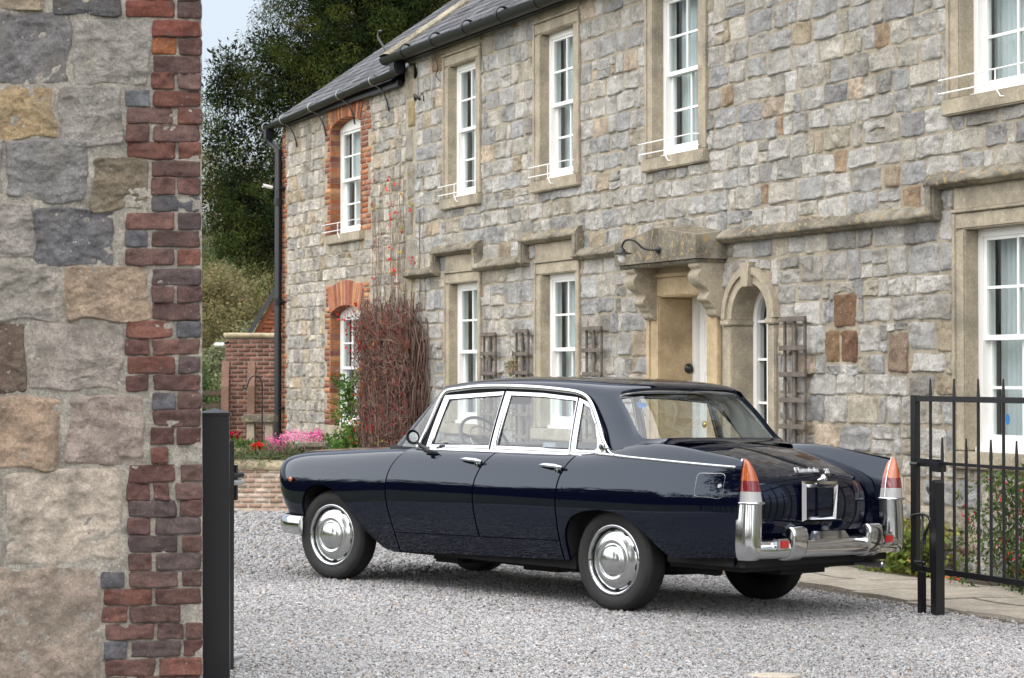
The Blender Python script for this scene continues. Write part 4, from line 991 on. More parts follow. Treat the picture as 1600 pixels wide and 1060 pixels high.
def hood_moulds():
    pr = [(0.0, .092), (-.03, .086), (-.112, .030), (-.118, -.010), (-.095, -.022), (-.07, -.038), (0, -.042)]
    rg = np.random.default_rng(12)
    def sweep(mb, a0, a1, z, k=None):
        n = max(3, int((a1 - a0) / .03)); xs = np.linspace(a0, a1, n); rows = []
        for y, dz in crom(pr, 3):
            P = np.stack([xs, np.full(n, y), np.full(n, z + dz)], 1); d = fbm(P * 11, 4, 3) * 1.5; e = fbm(P * 34 + 4, 2, 6) * 1.6
            up = 1.0 if dz > .0 else .4
            P[:, 1] -= np.maximum(0, d) * .016 * up * (abs(y) > .005); P[:, 2] += (d * .016 + e * .008) * up; rows.append(P)
        rows = np.array(rows); mb.grid(rows, flip=True); m_ = len(rows)
        b = len(mb.v) - rows.shape[0] * n
        mb.f += [tuple(b + i * n for i in range(m_)), tuple(b + i * n + n - 1 for i in range(m_))[::-1]]
    lo, hi = 2.765, 3.00
    mb = MB()
    for a0, a1, z in ((5.28, 6.30, lo), (6.20, 7.60, hi), (7.52, 8.92, lo), (8.83, 10.30, hi), (10.22, 11.70, lo), (13.30, 16.68, lo), (16.58, AEND, hi)): sweep(mb, a0, a1, z)
    for a in (6.25, 7.55, 8.88, 10.26, 16.63): mb.box(a - .055, a + .055, -.115, .02, lo - .03, hi + .02, bev=.02)
    mb.build('hood_mould', M['hoodstone'], house, auto=60)
hood_moulds()

def doorway():
    a0, a1, z0, z1 = DOOR; d = .43; m = M['warmstone']
    s = MB()
    s.box(11.80, a0, -.035, d, -.3, z1, bev=.012); s.box(a1, 13.20, -.035, d, -.3, z1, bev=.012); s.box(11.80, 13.20, -.037, d, z1, 2.46, bev=.012)
    s.box(11.79, 13.21, -.055, .02, 2.46, 2.50, bev=.008); s.box(11.81, 13.19, -.02, .02, 2.50, 2.64)
    s.box(11.79, 11.86, -.05, .0, 0, 2.455, bev=.008); s.box(13.14, 13.21, -.05, .0, 0, 2.455, bev=.008)
    s.box(a0, a1, -.02, d + .1, -.3, .03)
    s.build('door_surround', m, house, auto=40)
    dr = empty('front_door'); dr.parent = house
    f = MB(); f.box(a0, a0 + .07, d - .09, d + .03, .03, z1); f.box(a1 - .07, a1, d - .09, d + .03, .03, z1); f.box(a0 + .07, a1 - .07, d - .09, d + .03, z1 - .07, z1); f.build('frame', M['white'], dr)
    x0, x1 = a0 + .072, a1 - .072; l = MB(); l.box(x0, x1, d - .045, d, .035, z1 - .072)
    for pa, pb in ((x0 + .09, (x0 + x1) / 2 - .04), ((x0 + x1) / 2 + .04, x1 - .09)):
        for za, zb in ((.2, .85), (1.05, 1.55), (1.65, 2.05)):
            for q in ((pa, pb, za, za + .02), (pa, pb, zb - .02, zb), (pa, pa + .02, za + .02, zb - .02), (pb - .02, pb, za + .02, zb - .02)): l.box(q[0], q[1], d - .055, d - .044, q[2], q[3])
    l.build('door_leaf', M['white'], dr)
    k = MB(); k.lathe([(0, -.075), (.02, -.073), (.034, -.06), (.034, -.045), (.014, -.03), (.014, 0), (.03, 0)], 18, 'y', (x0 + .20, d - .05, 1.02)); k.lathe([(0, -.012), (.014, -.01), (.018, 0)], 14, 'y', (x0 + .17, d - .046, 1.42)); k.build('door_knob', M['brass'], dr, smooth=True)
    b = MB(); b.lathe([(0, .05), (.02, .048), (.026, .03), (.03, .02), (.048, .012), (.05, 0)], 20, 'x', (a0, .30, 1.57)); b.build('bell_pull', M['iron'], dr, smooth=True)
    # porch hood: a thick weathered slab with a low gabled top on two scrolled brackets
    h = MB(); n = 40; y0 = -.34; A0, A1 = 11.68, 13.32; rows = []
    def top(a): return 2.80 + .11 * (1 - abs((a - 12.5) / .82))
    xs = np.linspace(A0, A1, n); fr = []
    for z in np.linspace(0, 1, 9):
        P = np.array([(a, y0, 2.585 + (top(a) - 2.585) * z) for a in xs]); d_ = fbm(P * 9, 4, 2); P[:, 1] += d_ * .012; fr.append(P)
    h.grid(np.array(fr))
    tp = []
    for t in np.linspace(0, 1, 10):
        P = np.array([(a, y0 + (0.02 - y0) * t, top(a) + .05 * t) for a in xs]); P[:, 2] += fbm(P * 10, 4, 3) * .016 * (t > 0); P[:, 1] += (fbm(np.array([(a, y0, top(a)) for a in xs]) * 9, 4, 2) * .012 if t == 0 else 0); tp.append(P)
    h.grid(np.array(tp))
    for a, fl in ((A0, True), (A1, False)):
        G = np.array([[(a, y0 + (0.02 - y0) * t, 2.585 + (top(a) + .05 * t - 2.585) * z) for t in np.linspace(0, 1, 8)] for z in np.linspace(0, 1, 6)]); h.grid(G, flip=fl)
    h.add([(A0, y0, 2.586), (A1, y0, 2.586), (A1, .02, 2.586), (A0, .02, 2.586)], [(0, 3, 2, 1)])
    h.box(A0 + .03, A1 - .03, y0 + .03, .0, 2.55, 2.59, bev=.01)
    h.build('porch_hood', M['hoodstone'], house, auto=60)
    pf = crom([(0, 2.56), (-.27, 2.56), (-.285, 2.52), (-.255, 2.49), (-.285, 2.45), (-.285, 2.40), (-.25, 2.35), (-.19, 2.31), (-.165, 2.27), (-.19, 2.235), (-.185, 2.20), (-.14, 2.17), (-.125, 2.14), (-.10, 2.12), (-.095, 2.08), (-.06, 2.05), (0, 2.03)], 4)
    for a in (11.80, 13.08):
        b = MB(); b.prism([tuple(p) for p in pf], a, a + .19, 'x'); b.build('bracket', M['limestone'], house, auto=35)
doorway()

def arch_window():
    a0, a1, z0, z1 = ARCHW; c = (a0 + a1) / 2; rad = (a1 - a0) / 2; zs = z1 - rad; d = .28
    th = np.linspace(math.pi, 0, 25)
    inn = [(c + rad * math.cos(t), zs + rad * math.sin(t)) for t in th]
    s = MB()
    def ring(r0, r1, y0, y1):
        O = [(c + r1 * math.cos(t), zs + r1 * math.sin(t)) for t in th]; I = [(c + r0 * math.cos(t), zs + r0 * math.sin(t)) for t in th]
        G = np.array([[(p[0], y1, p[1]) for p in O], [(p[0], y0, p[1]) for p in O], [(p[0], y0, p[1]) for p in I], [(p[0], y1, p[1]) for p in I]]); s.grid(G, flip=True)
    ring(rad, rad + .115, -.035, d); ring(rad + .085, rad + .15, -.060, .0)
    # spandrel filling between the arch and the square hole in the backing
    for i in range(24): s.add([(inn[i][0], .001, inn[i][1]), (inn[i + 1][0], .001, inn[i + 1][1]), (inn[i + 1][0], .001, z1 + .02), (inn[i][0], .001, z1 + .02)], [(0, 1, 2, 3)])
    for x0, x1 in ((a0 - .15, a0), (a1, a1 + .13)):
        s.box(x0, x1, -.035, d, -.3, zs - .06, bev=.01); s.box(x0 - .015, x1 + (.012 if x0 < c else .015), -.065, d - .06, zs - .059, zs - .002, bev=.012)
    s.box(a0, a1, -.05, d, .75, .86, bev=.01)
    s.prism([(c - .055, zs + rad - .03), (c + .055, zs + rad - .03), (c + .085, zs + rad + .19), (c - .085, zs + rad + .19)], -.085, .02)
    root = empty('window'); root.parent = house
    s.build('window_surround', M['limestone'], root, auto=40)
    f = MB()
    def bar(pts, w_, y0, y1):
        f.tube([(p[0], (y0 + y1) / 2, p[1]) for p in pts], w_ / 2, 4)
    O = [(a0, .86)] + inn + [(a1, .86)]; I = [(a0 + .06, .92)] + [(c + (rad - .06) * math.cos(t), zs + (rad - .06) * math.sin(t)) for t in th] + [(a1 - .06, .92)]
    G = np.array([[(p[0], d, p[1]) for p in O], [(p[0], d - .08, p[1]) for p in O], [(p[0], d - .08, p[1]) for p in I], [(p[0], d, p[1]) for p in I]]); f.grid(np.concatenate([G, G[:, :1]], 1), flip=True)
    for x in (c - .10, c + .10): f.box(x - .012, x + .012, d - .06, d - .03, .92, zs + .2)
    for z in (1.25, 1.65, 2.0): f.box(a0 + .06, a1 - .06, d - .062, d - .028, z - .012, z + .012)
    f.build('frame', M['white'], root)
    g = MB(); g.add([(p[0], d - .04, p[1]) for p in I], [tuple(range(len(I)))]); g.build('glass', M['wglass'], root)
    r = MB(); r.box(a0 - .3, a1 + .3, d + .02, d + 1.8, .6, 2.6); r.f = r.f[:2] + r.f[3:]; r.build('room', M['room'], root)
arch_window()

def roofs():
    rg = np.random.default_rng(5); P = R(35); ca, sa = math.cos(P), math.sin(P)
    def slates(name, a0, a1, ze, y0, L):
        V = []; F = []; C = []; n = 0; row = .20; k = 0; s = 0
        while s < L:
            a = a0 - (.15 if k % 2 else 0)
            while a < a1:
                w = .30 - .004; x0, x1 = max(a, a0), min(a + w, a1); a += .30
                if x1 - x0 < .04: continue
                t = .012; lift = rg.uniform(0, .006); b = rg.uniform(-.008, .008); up0 = .016 + lift
                q = []
                for xx in (x0, x1):
                    for ss, u in ((s + b, up0), (s + b, up0 - .010), (s + row * 2, .0)): q.append((xx, y0 + ss * ca - u * sa, ze + ss * sa + u * ca))
                V += q; F += [(n, n + 3, n + 5, n + 2), (n + 1, n + 4, n + 3, n), (n, n + 2, n + 1, n + 1), (n + 3, n + 4, n + 5, n + 5)]; n += 6
                c = np.array((.092, .096, .106)) * rg.uniform(.5, 1.4) * np.array([1 + rg.uniform(-.05, .1), 1, 1]); C += [c] * 6
            s += row; k += 1
        F4 = [f for f in F if len(set(f)) == 4]
        return np_mesh(name, V, np.array(F4), M['slate'], house, cols=C)
    r1 = slates('roof', 4.93, AEND + .1, 5.62, -.17, 3.65); r2 = slates('roof', -.10, 5.0, 5.29, -.16, 3.55)
    for r, a0, a1, ze, y0, L in ((r1, 4.95, AEND + .08, 5.605, -.15, 3.6), (r2, -.08, 4.98, 5.275, -.14, 3.5)):
        d = MB(); d.add([(a0, y0, ze), (a1, y0, ze), (a1, y0 + L * ca, ze + L * sa), (a0, y0 + L * ca, ze + L * sa), (a0, y0 + 2 * L * ca, ze), (a1, y0 + 2 * L * ca, ze)], [(0, 1, 2, 3), (3, 2, 5, 4)]); d.build('roof_deck', M['slate'], r)
    # stone verge of the main roof, chimney stack behind it
    v = MB(); n = 30; t = np.linspace(-.1, 3.6, n)
    prf = [(-.16, .0), (-.16, .075), (.02, .085), (.12, .05), (.12, -.02)]
    G = []
    for x, u in prf:
        Q = np.array([(5.0 + x, -.15 + s * ca - u * sa, 5.62 + s * sa + u * ca) for s in t]); Q += fbm(Q * 7, 3, 1)[:, None] * .012; G.append(Q)
    v.grid(np.array(G), flip=True); v.build('verge_coping', M['hoodstone'], r1, auto=50)
    cx, cy = 5.95, 1.95; ch = MB()
    ch.box(cx - .33, cx + .43, cy - .3, cy + .45, 5.8, 8.2, (.3, .26, .2)); co = ch.build('chimney', M['brick'], r1, colors=True)
    return r1, r2
r1, r2 = roofs()
def chimney_bricks():
    rg = np.random.default_rng(8)
    ch = [o for o in bpy.data.objects if o.name.startswith('chimney')][0]
    b = brick_field(5.62, 6.38, 6.0, 8.2, rg); o = blocks('brickwork', b, M['brick'], ch, yb=1.65, depth=.012, cs=brick_cols(len(b), rg, .9), res=(5, 5), rough=.004, wob=.003)
chimney_bricks()

def gutters():
    g = MB()
    def gut(a0, a1, z0, z1, y, r=.062):
        n = 9; ph = np.linspace(math.pi, 2 * math.pi, n); k = int((a1 - a0) / .5) + 2; xs = np.linspace(a0, a1, k); zz = np.interp(xs, [a0, a1], [z0, z1])
        rows = [[(x, y + r * math.cos(p), z + r * math.sin(p) * 1.05) for x, z in zip(xs, zz)] for p in ph] + [[(x, y + r - .004, z) for x, z in zip(xs, zz)]] + [[(x, y + (r - .006) * math.cos(p), z + (r - .006) * math.sin(p)) for x, z in zip(xs, zz)] for p in ph[::-1]]
        g.grid(np.array(rows))
        g.add([(a0, y + r * math.cos(p), z0 + r * math.sin(p)) for p in ph], [tuple(range(n))]); g.add([(a1, y + r * math.cos(p), z1 + r * math.sin(p)) for p in ph], [tuple(range(n))[::-1]])
    gut(-.45, 5.30, 5.25, 5.40, -.17); gut(4.86, AEND, 5.585, 5.56, -.20, .085)
    for a in np.arange(5.6, AEND, 1.0): g.lathe([(.082, -.03), (.094, -.03), (.094, .03), (.082, .03)], 20, 'x', (a, -.20, np.interp(a, [4.86, AEND], [5.585, 5.56])))
    g.box(5.0, AEND, -.12, -.035, 5.50, 5.63); g.box(-.05, 5.05, -.10, -.03, 5.22, 5.30)
    g.box(5.05, 5.25, -.22, -.06, 5.36, 5.52, bev=.02); g.tube([(5.15, -.14, 5.40), (5.18, -.14, 5.50), (5.05, -.19, 5.56)], .04, 10)
    go = g.build('gutter', M['gutter'], house, auto=40)
    b = MB()
    for a in (-.30, .55, 1.85, 3.05, 4.35):
        z = np.interp(a, [-.45, 5.3], [5.25, 5.40]); b.lathe([(.064, -.012), (.072, -.012), (.072, .012), (.064, .012)], 20, 'x', (a, -.17, z))
    b.build('gutter_clip', M['steel'], go)
    k = MB()
    for a in (.55, 1.85, 3.05, 4.35):
        z = np.interp(a, [-.45, 5.3], [5.25, 5.40]); k.tube([tuple(p) for p in crom([(a, -.17, z - .06), (a + .10, -.12, z - .12), (a + .18, -.06, z - .26), (a + .19, -.025, z - .42)], 5)], .011, 8)
    k.build('gutter_bracket', M['iron'], go, smooth=True)
    d = MB(); d.box(-.26, -.12, -.23, -.10, 5.06, 5.22, bev=.015); d.tube([(-.19, -.165, 5.1), (-.19, -.14, 5.0), (.03, -.085, 4.88), (.03, -.085, .05)], .056, 14)
    for z in (.62, 2.6, 4.1): d.lathe([(.056, -.05), (.067, -.05), (.067, .05), (.056, .05)], 18, 'z', (.03, -.085, z))
    for z in (1.0, 2.6, 4.3): d.box(-.05, .13, -.10, -.01, z - .012, z + .012)
    d.build('downpipe', M['gutter'], house, auto=50)
    s = MB(); s.tube([tuple(p) for p in crom([(4.92, -.12, 5.62), (4.80, -.16, 5.70), (4.66, -.19, 5.84), (4.60, -.20, 5.92), (4.62, -.19, 5.98), (4.68, -.18, 5.97)], 6)], .014, 8); s.build('gutter_hook', M['iron'], go, smooth=True)
    w = MB(); w.tube([tuple(p) for p in crom([(6.2, -.05, 5.42), (6.27, -.04, 5.28), (6.22, -.04, 5.22), (6.38, -.05, 5.12)], 6)], .006, 6); w.tube([(5.62, -.04, 5.02), (5.60, -.04, 5.45)], .004, 6); w.tube([(5.55, -.05, 4.98), (5.62, -.09, 5.03), (5.70, -.05, 4.97)], .02, 8); w.tube([(5.66, -.05, 5.0), (5.8, -.05, 5.03), (5.84, -.05, 4.93)], .007, 6)
    w.build('cable', M['iron'], house, smooth=True)
gutters()

def hm(loc): return HOUSE_M @ Matrix.Translation(loc)
# wall lamp over the porch hood, camera on the downpipe, trellises
lamp = empty('wall_lamp', 'black swan neck wall lamp with flat shade above the stone porch', 'lamp', matrix=hm((12.62, -.355, 2.70)) @ Matrix.Scale(.78, 4))
b = MB(); b.lathe([(0, -.03), (.035, -.03), (.045, -.02), (.05, 0)], 16, 'y'); b.tube([tuple(p) for p in crom([(0, -.02, 0), (-.06, -.06, .0), (-.13, -.14, .02), (-.18, -.2, .09), (-.25, -.26, .13), (-.32, -.30, .11), (-.345, -.32, .05), (-.345, -.32, -.01)], 5)], .014, 8); b.build('arm', M['iron'], lamp, auto=50)
b = MB(); b.lathe([(0, .05), (.03, .045), (.045, .02), (.05, .005), (.11, -.012), (.125, -.02), (.122, -.026), (.05, -.008), (0, -.005)], 24, 'z', (-.345, -.32, -.02)); b.build('lamp_shade', M['iron'], lamp, smooth=True)
b = MB(); b.lathe([(.04, -.02), (.05, -.05), (.052, -.09), (.035, -.125), (0, -.135)], 18, 'z', (-.345, -.32, -.02)); b.build('globe', M['lampglass'], lamp, smooth=True)
cctv = empty('security_camera', 'small white security camera fixed beside the black downpipe', 'camera', matrix=hm((.10, -.20, 4.33)) @ Matrix.Scale(.75, 4))
b = MB(); b.tube([(-.02, .0, -.03), (.02, -.20, -.0)], .036, 14); b.build('body', M['white'], cctv, auto=50)
b = MB(); b.tube([(.0, .05, -.06), (.0, -.03, -.03)], .014, 8); b.tube([(.021, -.202, 0), (.0212, -.203, 0)], .028, 14); b.build('bracket', M['iron'], cctv, auto=50)
TRL = [(7.69, 8.07, 'grey wooden trellis ladder immediately right of the leftmost stone framed ground floor window'), (8.61, 8.97, 'grey wooden trellis with a purple flowered stem climbing it'), (10.40, 10.79, 'grey wooden trellis between a ground floor window and the porch'), (14.35, 14.72, 'tall brown wooden trellis to the right of the arched window')]
tr0 = None
def trellis(a0, a1, label):
    t = empty('trellis', label, 'trellis', 'wooden trellises fixed on the house front', matrix=hm((a0 + .05, -.04, 0)))
    w = a1 - a0; rg = random.Random(int(a0 * 100))
    for x in (.02, w / 2, w - .02):
        j = rg.uniform(-.01, .01); m_ = MB(); m_.box(x - .016, x + .016, -.030, -.008, .25, 1.99 + j, bev=.004); m_.build('upright', M['wood'], t)
    for z in np.arange(.36, 2.0, .232):
        j = rg.uniform(-.012, .012); m_ = MB(); m_.box(-.03, w + .03, -.056, -.031, z - .022 + j, z + .022 + j, bev=.004); m_.build('rung', M['wood'], t)
    m_ = MB(); m_.box(w * .3, w * .3 + .03, -.007, .028, .3, 1.93, bev=.004); m_.build('batten', M['wood'], t)
    return t
for a in TRL: trellis(*a)

# ------------------------------------------------------------------ stone and brick gate pier in the foreground
PTH = R(8.6); PK = 1 / 358.7
PIER_M = Matrix.Translation((-1.341, 9.2, 0)) @ Matrix.Rotation(PTH, 4, 'Z') @ Matrix.Rotation(R(-.25), 4, 'Y')
pier = empty('gate_pier', 'massive pier of rough stone blocks edged with old red brick in the left foreground', 'pier', matrix=PIER_M)
def pier_build():
    rows = [(5, 55, [(397, 552), (560, 633)]), (65, 115, [(480, 633)]), (120, 172, [(480, 555), (565, 633)]), (178, 228, [(483, 633)]), (230, 280, [(478, 550), (560, 633)]), (285, 335, [(400, 475), (483, 633)]),
            (338, 388, [(400, 550), (562, 635)]), (392, 443, [(400, 472), (483, 632)]), (445, 497, [(400, 555), (562, 633)]), (505, 553, [(477, 632)]), (558, 608, [(477, 552), (560, 632)]), (613, 662, [(477, 632)]),
            (668, 718, [(397, 550), (560, 632)]), (723, 773, [(397, 467), (475, 632)]), (780, 830, [(397, 550), (560, 632)]), (842, 890, [(477, 632)]), (895, 945, [(480, 548), (557, 632)]), (950, 1000, [(480, 632)]), (1005, 1055, [(397, 548), (558, 632)])]
    r2 = [(0, 48, [(397, 470), (478, 632)]), (55, 107, [(402, 553), (560, 632)]), (112, 160, [(400, 470), (480, 632)]), (168, 218, [(480, 550), (558, 632)]), (222, 272, [(480, 632)]), (278, 328, [(475, 548), (557, 632)]), (338, 385, [(475, 528)]),
          (393, 445, [(402, 553), (566, 633)]), (450, 500, [(402, 470), (485, 530), (550, 633)]), (503, 552, [(405, 555), (565, 633)]), (557, 607, [(405, 475), (485, 633)]), (612, 662, [(405, 558), (570, 633)]), (668, 718, [(407, 477), (488, 633)]),
          (722, 770, [(323, 395), (405, 560), (570, 633)]), (775, 825, [(330, 480), (487, 634)]), (830, 880, [(325, 402), (408, 567)]), (885, 932, [(330, 485), (495, 575), (582, 634)]), (938, 988, [(330, 400), (410, 567), (575, 634)]), (993, 1045, [(335, 490), (498, 634)]), (1048, 1098, [(330, 400), (408, 634)]),
          (1102, 1152, [(330, 490), (498, 634)]), (1158, 1206, [(400, 555), (562, 634)])]
    rows += [(a + 1060, b + 1060, c) for a, b, c in r2]
    for k in range(1, 9): rows.append((5 - 54.5 * k, 55 - 54.5 * k, [(397, 550), (560, 633)] if k % 2 else [(480, 633)]))
    conv = lambda x0, x1, y0, y1: [(x0 / 2 - 317.5) * PK, (x1 / 2 - 317.5) * PK, CAM_H - (y1 / 2 - 584.5) * PK, CAM_H - (y0 / 2 - 584.5) * PK]
    rg = np.random.default_rng(21); br = []; bc = []
    pal = np.array([1.05, .98, .95]) * np.array([(.128, .076, .066), (.112, .072, .066), (.155, .076, .060), (.100, .080, .080), (.130, .086, .078), (.110, .062, .056)])
    for y0, y1, bs in rows:
        for x0, x1 in bs:
            br.append(conv(x0 - 3, x1 + (3 if x1 < 630 else 1), y0 - 3, y1 + 3)); c = pal[rg.choice(len(pal))] * rg.uniform(.8, 1.25)
            if (y0, x0) in ((285, 400), (723, 397), (1998, 330)) : c = np.array((.15, .157, .165))
            if rg.random() < .02: c = np.array((.115, .115, .125))
            if (y0, x0) == (120, 480): c = np.array((.32, .115, .045))
            if (y0, x0) in ((5, 397), (65, 480)): c = np.array((.17, .060, .043))
            bc.append(c)
    blocks('brickwork', br, M['pierbrick'], pier, depth=.0125, cs=bc, res=(20, 12), rough=.008, edge=.05, nscale=26, wob=.005, seed=3, tilt=.0022, fine=.0018)
    S = [(-20, 0, 145, 28, (.33, .27, .20)), (178, -70, 385, 46, (.11, .108, .11)), (8, 52, 228, 265, (.19, .185, .185)), (240, 65, 475, 275, (.30, .28, .255)), (-40, 280, 188, 440, (.36, .27, .16)), (198, 278, 388, 460, (.31, .29, .265)), (-40, 450, 25, 615, (.3, .28, .26)), (35, 450, 288, 628, (.235, .23, .225)),
         (297, 495, 465, 658, (.20, .165, .12)), (-40, 640, 118, 808, (.34, .31, .285)), (122, 655, 368, 825, (.16, .158, .165)), (-40, 822, 190, 1005, (.33, .305, .27)), (215, 830, 470, 1002, (.37, .28, .205)), (-40, 1012, 95, 1227, (.155, .115, .09)), (105, 1015, 390, 1222, (.35, .31, .275)), (-40, 1237, 200, 1462, (.40, .295, .215)),
         (218, 1230, 462, 1448, (.33, .27, .235)), (30, 1462, 392, 1757, (.50, .43, .355)), (-40, 1472, 20, 1750, (.36, .33, .28)), (-40, 1768, 320, 2120, (.33, .27, .22)), (-40, 2130, 320, 2400, (.3, .27, .23)), (-40, -200, 165, -10, (.3, .28, .25)), (178, -200, 385, -80, (.27, .26, .24))]
    sr = [conv(a - 7, c + 7, b - 7, d + 7) for a, b, c, d, k in S]; sc = [tuple(1.22 * q for q in k) for *_, k in S]
    # the same rubble carries on to the left, out of the picture
    x = conv(-40, 0, 0, 0)[0]
    for cst in courses(x - 1.6, x - .012, -.15, 3.45, (.22, .32), (.28, .45), rg, .02): sr.append(cst); sc.append(STONES[rg.integers(0, 7)] * .8)
    blocks('stonework', sr, M['pierstone'], pier, depth=.011, cs=sc, res=(56, 50), rough=.013, edge=.03, nscale=13, wob=.024, seed=8, tilt=.003, fine=.006)
    mb = MB(); n = 120; m_ = 160; xs = np.linspace(x - 1.6, -.002, n); zs = np.linspace(-.3, 3.45, m_); P = np.array([[(a, 0, z) for a in xs] for z in zs]); P[..., 1] = -.002 - .006 * fbm(P * 16, 4, 9) - .003 * fbm(P * 50, 2, 4)
    mb.grid(P); mb.box(x - 1.6, -.002, .012, .46, -.3, 3.45); mb.build('mortar', M['piermortar'], pier, smooth=False)
    cp = MB(); cp.box(x - 1.65, .05, -.06, .52, 3.452, 3.55, bev=.02); cp.build('coping', M['hoodstone'], pier, auto=40)
pier_build()

# ------------------------------------------------------------------ gates
def gate_posts():
    # left post against the pier and the left leaf folded back behind it
    p = empty('gate_post', 'square black steel gate post standing against the brick edge of the pier', 'post', matrix=Matrix.Translation((-1.375, 9.75, 0)) @ Matrix.Rotation(R(6), 4, 'Z') @ Matrix.Rotation(R(-.25), 4, 'Y'))
    b = MB(); b.box(-.062, .076, -.05, .055, -.2, 1.325, bev=.004); b.build('shaft', M['iron'], p, auto=40)
    b = MB(); b.box(-.066, .082, -.056, .061, 1.325, 1.338, bev=.003); b.add([(-.066, -.056, 1.338), (.082, -.056, 1.338), (.082, .061, 1.338), (-.066, .061, 1.338), (.008, .002, 1.358)], [(0, 1, 4), (1, 2, 4), (2, 3, 4), (3, 0, 4)]); b.build('cap', M['iron'], p, auto=30)
def leaf(name, label, mat4, L, k_=1.0):
    g = empty(name, label, 'gate', matrix=mat4)
    b = MB(); b.box(0, .058, -.02, .02, .235, 1.395, bev=.002); b.box(L - .05, L, -.02, .02, .235, 1.395, bev=.002); b.box(.058, L - .05, -.018, .018, 1.355, 1.392, bev=.002); b.box(.058, L - .05, -.018, .018, .238, .275, bev=.002); b.box(.058, L - .05, -.009, .009, .945, .966)
    b.build('frame', M['iron'], g, auto=40)
    n = int((L - .3) / .285); k = 0; x = .20
    while x < L - .12:
        tall = k % 2 == 0; t = 1.505 * k_ if tall else 1.125
        s = MB(); s.tube([(x, 0, .27), (x, 0, t - .13)], .0105, 8); s.tube([(x, 0, t - .13), (x, 0, t)], [.0125, .006], 8); s.build('bar', M['iron'], g, smooth=False)
        if tall:
            for z in (1.392, 1.35):
                pass
        x += .128; k += 1
    return g
gate_posts()
# wall direction on the ground, towards the camera
WD = Vector((.409, -.9125, 0)).normalized()
ang = math.atan2(WD.y, WD.x)
gr = leaf('iron_gate', 'black iron gate with spear topped bars standing open before the right hand window', Matrix.Translation((2.655, 14.0, -.02)) @ Matrix.Rotation(ang, 4, 'Z'), 2.9)
b = MB(); b.box(.06, .30, -.02, .02, .93, .98, bev=.003); b.box(.235, .335, -.03, .03, .90, .965, bev=.004); b.tube([(.04, -.045, .945), (.12, -.045, .945)], .012, 8); b.build('latch', M['iron'], gr, auto=40)
b = MB(); b.tube([tuple(p) for p in crom([(.02, -.03, .60), (.20, -.03, .61), (.235, -.03, .58), (.20, -.03, .52), (.17, -.03, .46), (.175, -.03, .42)], 5)], .009, 8); b.tube([(.135, -.02, .02), (.135, -.02, .62)], .008, 8); b.tube([tuple(p) for p in crom([(.19, -.02, .80), (.21, -.02, .76), (.25, -.02, .76), (.255, -.02, .80)], 4)], .008, 6); b.tube([(.05, -.02, .30), (.16, -.02, .30)], .012, 6); b.build('drop_bolt', M['iron'], gr, smooth=True)
ps = empty('gate_stop_post', 'short black steel stop post with slanted top behind the open iron gate', 'post', matrix=Matrix.Translation((2.70, 13.42, -.06)) @ Matrix.Rotation(ang, 4, 'Z'))
b = MB(); b.prism([(-.030, -.1), (.030, -.1), (.030, .885), (.0, .905), (-.030, .875)], -.032, .032, 'y'); b.build('shaft', M['iron'], ps)
ps2 = empty('short_post', 'low black steel post under the free end of the iron gate', 'post', matrix=Matrix.Translation((2.615, 13.50, -.06)) @ Matrix.Rotation(ang, 4, 'Z'))
b = MB(); b.box(-.022, .022, -.020, .020, -.1, .315, bev=.003); b.build('shaft', M['iron'], ps2)
gl_ = leaf('iron_gate', 'left black iron gate leaf folded back edge-on behind the square post', Matrix.Translation((-1.365, 10.25, -.02)) @ Matrix.Rotation(R(152), 4, 'Z') @ Matrix.Diagonal((1, 1, .78, 1)), 2.6)
b = MB(); b.box(-.010, .045, -.02, .02, .13, 1.555, bev=.003); b.build('hinge_stile', M['iron'], gl_)
b = MB(); b.tube([(.02, -.03, 1.29), (.02, -.115, 1.29)], .020, 12); b.tube([(.02, -.03, .20), (.02, -.115, .20)], .020, 12); b.build('hinge', M['steel'], gl_, auto=40)
b = MB(); b.tube([(.02, -.03, 1.335), (.02, -.12, 1.335)], .018, 12); b.tube([(.02, -.07, 1.18), (.02, -.07, 1.40)], .012, 8); b.build('hinge_pin', M['iron'], gl_, auto=40)
